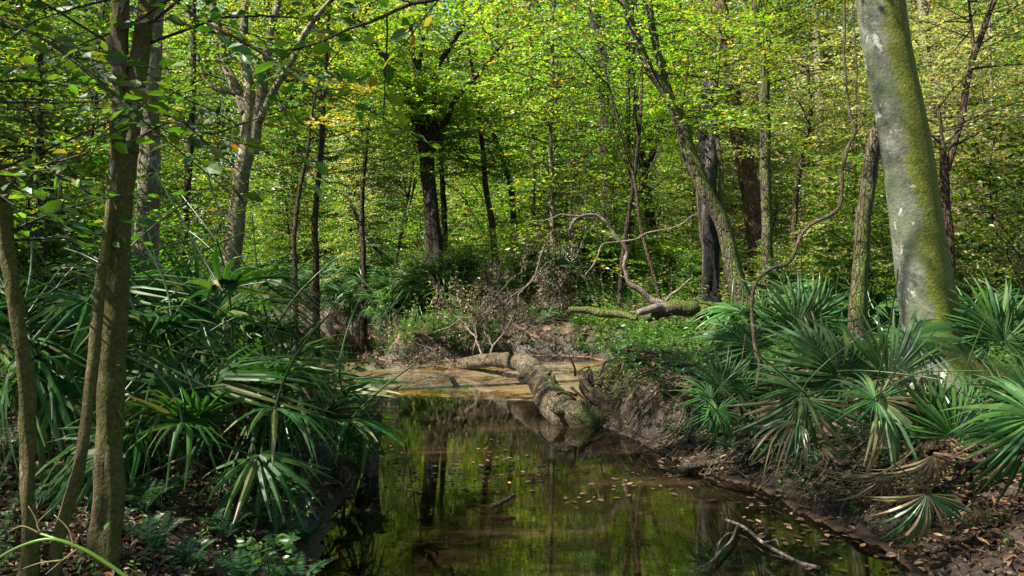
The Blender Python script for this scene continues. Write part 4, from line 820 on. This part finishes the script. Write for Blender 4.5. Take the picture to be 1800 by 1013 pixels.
# ------------------------------------------------------------------ woodland fill: copies of tree kinds
gl = 'young trees filling the woods beyond the creek'
S = [proto('slim leafy young tree among many alike in the woods beyond the creek', gl, 500+i, h, r, .5, n, L, (.078, .12, .088, .13, .08)[i], M[lf], M[bk], up=(-10, 40), gap=.045)
     for i, (h, r, n, L, lf, bk) in enumerate([(4.5, .03, 80, 1.5, 'bright', 'bark_brown'), (6, .045, 110, 1.8, 'mid', 'bark_brown'), (7.5, .06, 130, 2.0, 'bright', 'bark_grey'), (3.2, .022, 60, 1.2, 'mid', 'bark_brown'), (5.5, .04, 95, 1.7, 'pale', 'bark_grey')])]
gt = 'tall trees rising out of the picture beyond the creek'
T = [proto('tall straight woodland tree far behind the creek, leafy to the top', gt, 520+i, h, r, h0, n, L, (.14, .095, .12)[i], M[lf], M[bk], up=(0, 50), gap=.062, sub=.14, limbs=5)
     for i, (h, r, h0, n, L, lf, bk) in enumerate([(15, .15, 4.2, 210, 3.2, 'bright', 'bark_brown'), (18, .19, 5.5, 240, 3.6, 'mid', 'bark_grey'), (13, .12, 3.5, 190, 2.8, 'pale', 'bark_red')])]
for t_ in T: t_.name = 'tall_tree'; kids[t_.name] = list(t_.children)
g = np.random.default_rng(33)
def pick(kinds, x, y, lo=.85, hi=1.15, label=None, group=None):
    pr = kinds[int(g.integers(len(kinds)))]; q = (x, y, H(x, y)-.05); sc = g.uniform(lo, hi)
    if pr.name not in first and label is None:
        first[pr.name] = 1; pr.location = q; pr.rotation_euler = (0, 0, g.random()*6.3); return
    dup(pr, q, g.random()*6.3, sc, label, group)
def strat(y0, y1, dy, dx, m=1.15):
    out = []; y = y0
    while y < y1:
        w = y*.637*m+1; nx = max(2, int(2*w/dx))
        for i in range(nx):
            xx = -w+2*w*(i+g.random())/nx; yy = y+g.random()*dy
            out.append((xx, yy))
        y += dy
    return out
for xx, yy in strat(14.5, 42, 2.6, 3.0):
    if sdist(np.array([xx]), np.array([yy]))[0] < .8: continue
    pick(S[2:3]+S[4:] if (g.random() < .55 and xx > 3) else S, xx, yy)
for xx, yy in strat(24, 48, 5, 5.5):
    if sdist(np.array([xx]), np.array([yy]))[0] < 1.: continue
    pick(T if xx < 4 else T[::2], xx, yy)
SH = [None]*2
for i in range(2):
    t_, c_ = tree_mesh(600+i, 2.4+.5*i, .018, .15, 60, 1.15, .075, M['bright' if i else 'mid'], M['bark_brown'], up=(0, 60), gap=.045, limbs=3)
    SH[i] = thing('shrub', 'bushy shrub filling the gaps between trunks beyond the creek', 'shrub', (0, -60, 0), 0, 'shrubs among the trees beyond the creek'); link('stem', t_, SH[i]); link('foliage', c_, SH[i]); note(SH[i])
for xx, yy in strat(17, 34, 3.2, 3.0):
    if sdist(np.array([xx]), np.array([yy]))[0] < .8: continue
    pick(SH, xx, yy, .8, 1.3)
for i in range(95):
    xx = g.uniform(-4.5, 5); yy = g.uniform(14.4, 18.5)
    if sdist(np.array([xx]), np.array([yy]))[0] < .5 or (-2 < xx < 1.6 and yy < 15.4): continue
    dup(SH[i % 2], (xx, yy, H(xx, yy)-.03), g.random()*6.3, g.uniform(.28, .5), 'low green shrub on the far bank behind the brush heap', 'low shrubs on the far bank')
for xx, yy, k, sc in [(-4.6,11.2,0,.8),(-5.6,12.6,1,.8),(-6.6,10.2,1,.9),(-7.5,12.5,0,1),(-5.3,8.6,1,.85),(-8.6,10.6,0,1),(-9.5,20.5,0,1.2),(-11,22.5,1,1.2),(6.2,9.5,1,.8),(7.6,11.5,0,.9),(5.4,11.4,1,.8)]:
    dup(SH[k], (xx, yy, H(xx, yy)-.05), g.random()*6.3, sc)
ST = [None]*3
for i in range(3):
    g2 = np.random.default_rng(700+i); B = MB(); z = np.linspace(0, 7.5, 9); p = np.stack([(.10+.12*i)*z+.02*(i+1)*z**1.5*.5+g2.normal(0, .05, 9).cumsum(), g2.normal(0, .06, 9).cumsum(), z-.1], 1); p, r = smoothpath(p, np.linspace(.05-.008*i, .012, 9), 4); B.tube(p, r, 7)
    for k in range(5): a = int(g2.integers(10, 26)); e = nrm([g2.normal(0, .7), g2.normal(0, .7), 1.]); t = np.linspace(0, 1, 6)[:, None]; B.tube(p[a]+e*2.2*t+g2.normal(0, .05, (6, 3))*t, np.linspace(.018, .004, 6), 5, cap=False)
    ST[i] = link('slanting_sapling', B.mesh('trunk', M[['bark_dark', 'bark_brown', 'bark_mossy'][i]], smooth=True), None, (0, -60, 0)); tag(ST[i], 'thin slanting bare stem crossing the leafy depth of the woods', 'sapling', 'thin slanting stems in the woods'); kids[ST[i].name] = []
for xx, yy in strat(13.5, 34, 3.0, 3.4, 1.0):
    if sdist(np.array([xx]), np.array([yy]))[0] < .6: continue
    pick(ST, xx, yy, .7, 1.25)
# left side woods close behind the palms, and the right flank
for xx, yy, k in [(-7.5,9,0),(-6.2,11,3),(-8.8,12,1),(-5.2,9.6,3),(-9.5,15,2),(-6.8,14,0),(-8,17.5,1),(-10.5,18.5,2),(-4.6,8.2,3),(-6,7.4,0),(-4.1,7.2,0),(-5.1,7.9,1),(-5.9,6.6,0),(4.9,12.2,3),(7.5,13,4),(8.6,11,4),(6.6,10.6,3),(9.6,15,2),(5.8,14.2,4)]:
    dup(S[k], (xx, yy, H(xx, yy)-.05), g.random()*6.3, g.uniform(.8, 1.1))
# unseen canopy trees added round the camera to shade the near banks
def canopy(seed):
    g = np.random.default_rng(seed); B = MB(); C = MB(); z = np.linspace(0, 15, 8)
    p, r = smoothpath(np.stack([g.normal(0, .1, 8).cumsum(), g.normal(0, .1, 8).cumsum(), z-.3], 1), np.linspace(.24, .05, 8), 4); B.tube(p, r, 12)
    for i in range(22):
        a = i*2.4+g.normal(0, .3); zz = g.uniform(6.5, 14); L = g.uniform(3.2, 5.8)*(1.1-.03*zz); j = int(np.argmin(abs(p[:, 2]-zz))); el = R(g.uniform(5, 40))
        d = np.array([math.cos(a)*math.cos(el), math.sin(a)*math.cos(el), math.sin(el)]); t = np.linspace(0, 1, 7)[:, None]; lp = p[j]+d*L*t+[0, 0, -.5]*t**2+g.normal(0, .1, (7, 3))*t
        B.tube(lp, np.linspace(.07, .012, 7), 6, cap=False)
        for k in range(9):
            q = lp[int(g.integers(2, 7))]; b = a+g.uniform(-1.3, 1.3); spray(C, q, np.array([math.cos(b), math.sin(b), g.uniform(-.1, .3)]), g.uniform(.9, 1.9), .012, .11, g, sub=.19, gap=.09)
    return B.mesh('trunk', M['bark_brown'], smooth=True), C.mesh('crown', [M['mid'], M['twig']])
t0, c0 = canopy(900); cp = thing('unseen_shade_tree', 'unseen wide crowned tree added to shade the near banks', 'tree', (-3.9, .8, H(-3.9, .8)-.1), 0, 'unseen wide crowned trees added for shade')
link('trunk', t0, cp); link('crown', c0, cp); note(cp)
for xx, yy, sc in [(4.8,2.0,.9),(-10.2,-.5,1.),(-6,-3,1.),(0,-5.5,1.),(7.5,-2,1.),(9.5,6.5,.95),(-12.3,4.5,1.),(-13,-2,1.1),(-15,9.5,1.),(13,2,1.),(13,11,1.),(4,-9,1.),(-4,-10,1.)]:
    dup(cp, (xx, yy, H(xx, yy)-.1), g.random()*6.3, sc)
dup(cp, (-4.6, 4.9, H(-4.6, 4.9)-.1), 1.0, .76)  # one more unseen tree, added to shade the beech trunk
# far woods: one mass
g = np.random.default_rng(44); B = MB(); nc = 9000; an = (g.random(nc)*2-1)*R(42); rr = g.uniform(46, 80, nc); zz = 25*g.random(nc)**1.1
cx, cy = rr*np.sin(an), rr*np.cos(an); per = 60; N_ = nc*per; cen = np.repeat(np.stack([cx, cy, zz+1.], 1), per, 0)
off = g.normal(0, 1, (N_, 3))*[1.1, 1.1, .45]; B.leaves(cen+off, g.normal(0, 1, (N_, 3))*[1, 1, .35], g.normal(0, .8, (N_, 3))+[0, 0, 1.], g.uniform(.2, .42, N_), T_R, 0)
B.M[-1][:] = np.repeat(g.integers(0, 3, nc), per)*2
B.M[-1][B.M[-1] == 4] = 3
for i in range(110):
    a = (g.random()*2-1)*R(42); r_ = g.uniform(46, 74); x_, y_ = r_*math.sin(a), r_*math.cos(a); hh = g.uniform(14, 26); z = np.linspace(0, hh, 6)
    B.tube(np.stack([x_+g.normal(0, .12, 6).cumsum(), y_+0*z, z+.8], 1), np.linspace(g.uniform(.12, .26), .05, 6), 6, 1, cap=False)
tag(B.build('far_woods', [M['bright'], M['bark_brown'], M['mid'], M['dark']]), 'far wood reading as one bright leafy mass', 'woods', kind='stuff')

for o in [o for o in SC.objects if o.parent is None and o.location.y < -55]:        # templates nothing was placed from
    for c in list(o.children_recursive): bpy.data.objects.remove(c)
    bpy.data.objects.remove(o)
# ------------------------------------------------------------------ light, sky, camera
to_sun = nrm((-.66, -.22, .78)); el = math.asin(to_sun[2])
W = bpy.data.worlds.new('World'); SC.world = W; W.use_nodes = True; nt = W.node_tree; bg = nt.nodes['Background']
sk = nt.nodes.new('ShaderNodeTexSky'); sk.sky_type = 'NISHITA'; sk.sun_disc = False; sk.sun_elevation = el; sk.sun_rotation = math.atan2(to_sun[0], to_sun[1])
nt.links.new(sk.outputs[0], bg.inputs[0]); bg.inputs[1].default_value = .07
ld = bpy.data.lights.new('sun', 'SUN'); ld.energy = 5.; ld.angle = R(.5); ld.color = (1, .94, .82)
so = link('sun', ld, None, (0, 0, 30)); so.rotation_euler = Vector(to_sun).to_track_quat('Z', 'Y').to_euler()
cd = bpy.data.cameras.new('camera'); cam = link('camera', cd, None, (0, 0, CAMZ)); cam.rotation_euler = (R(90), 0, 0)
cd.sensor_width = 36; cd.lens = 36*F/1800; cd.shift_y = -(506.5-HV)/1800; cd.clip_end = 500; cd.clip_start = .05
SC.camera = cam
SC.view_settings.view_transform = 'Standard'; SC.view_settings.look = 'None'; SC.view_settings.gamma = 1; SC.view_settings.exposure = 1.95
cy = SC.cycles; cy.max_bounces = 7; cy.diffuse_bounces = 3; cy.glossy_bounces = 3; cy.transmission_bounces = 4; cy.transparent_max_bounces = 8; cy.use_denoising = True; cy.sample_clamp_indirect = 6
cy.caustics_reflective = False; cy.caustics_refractive = False
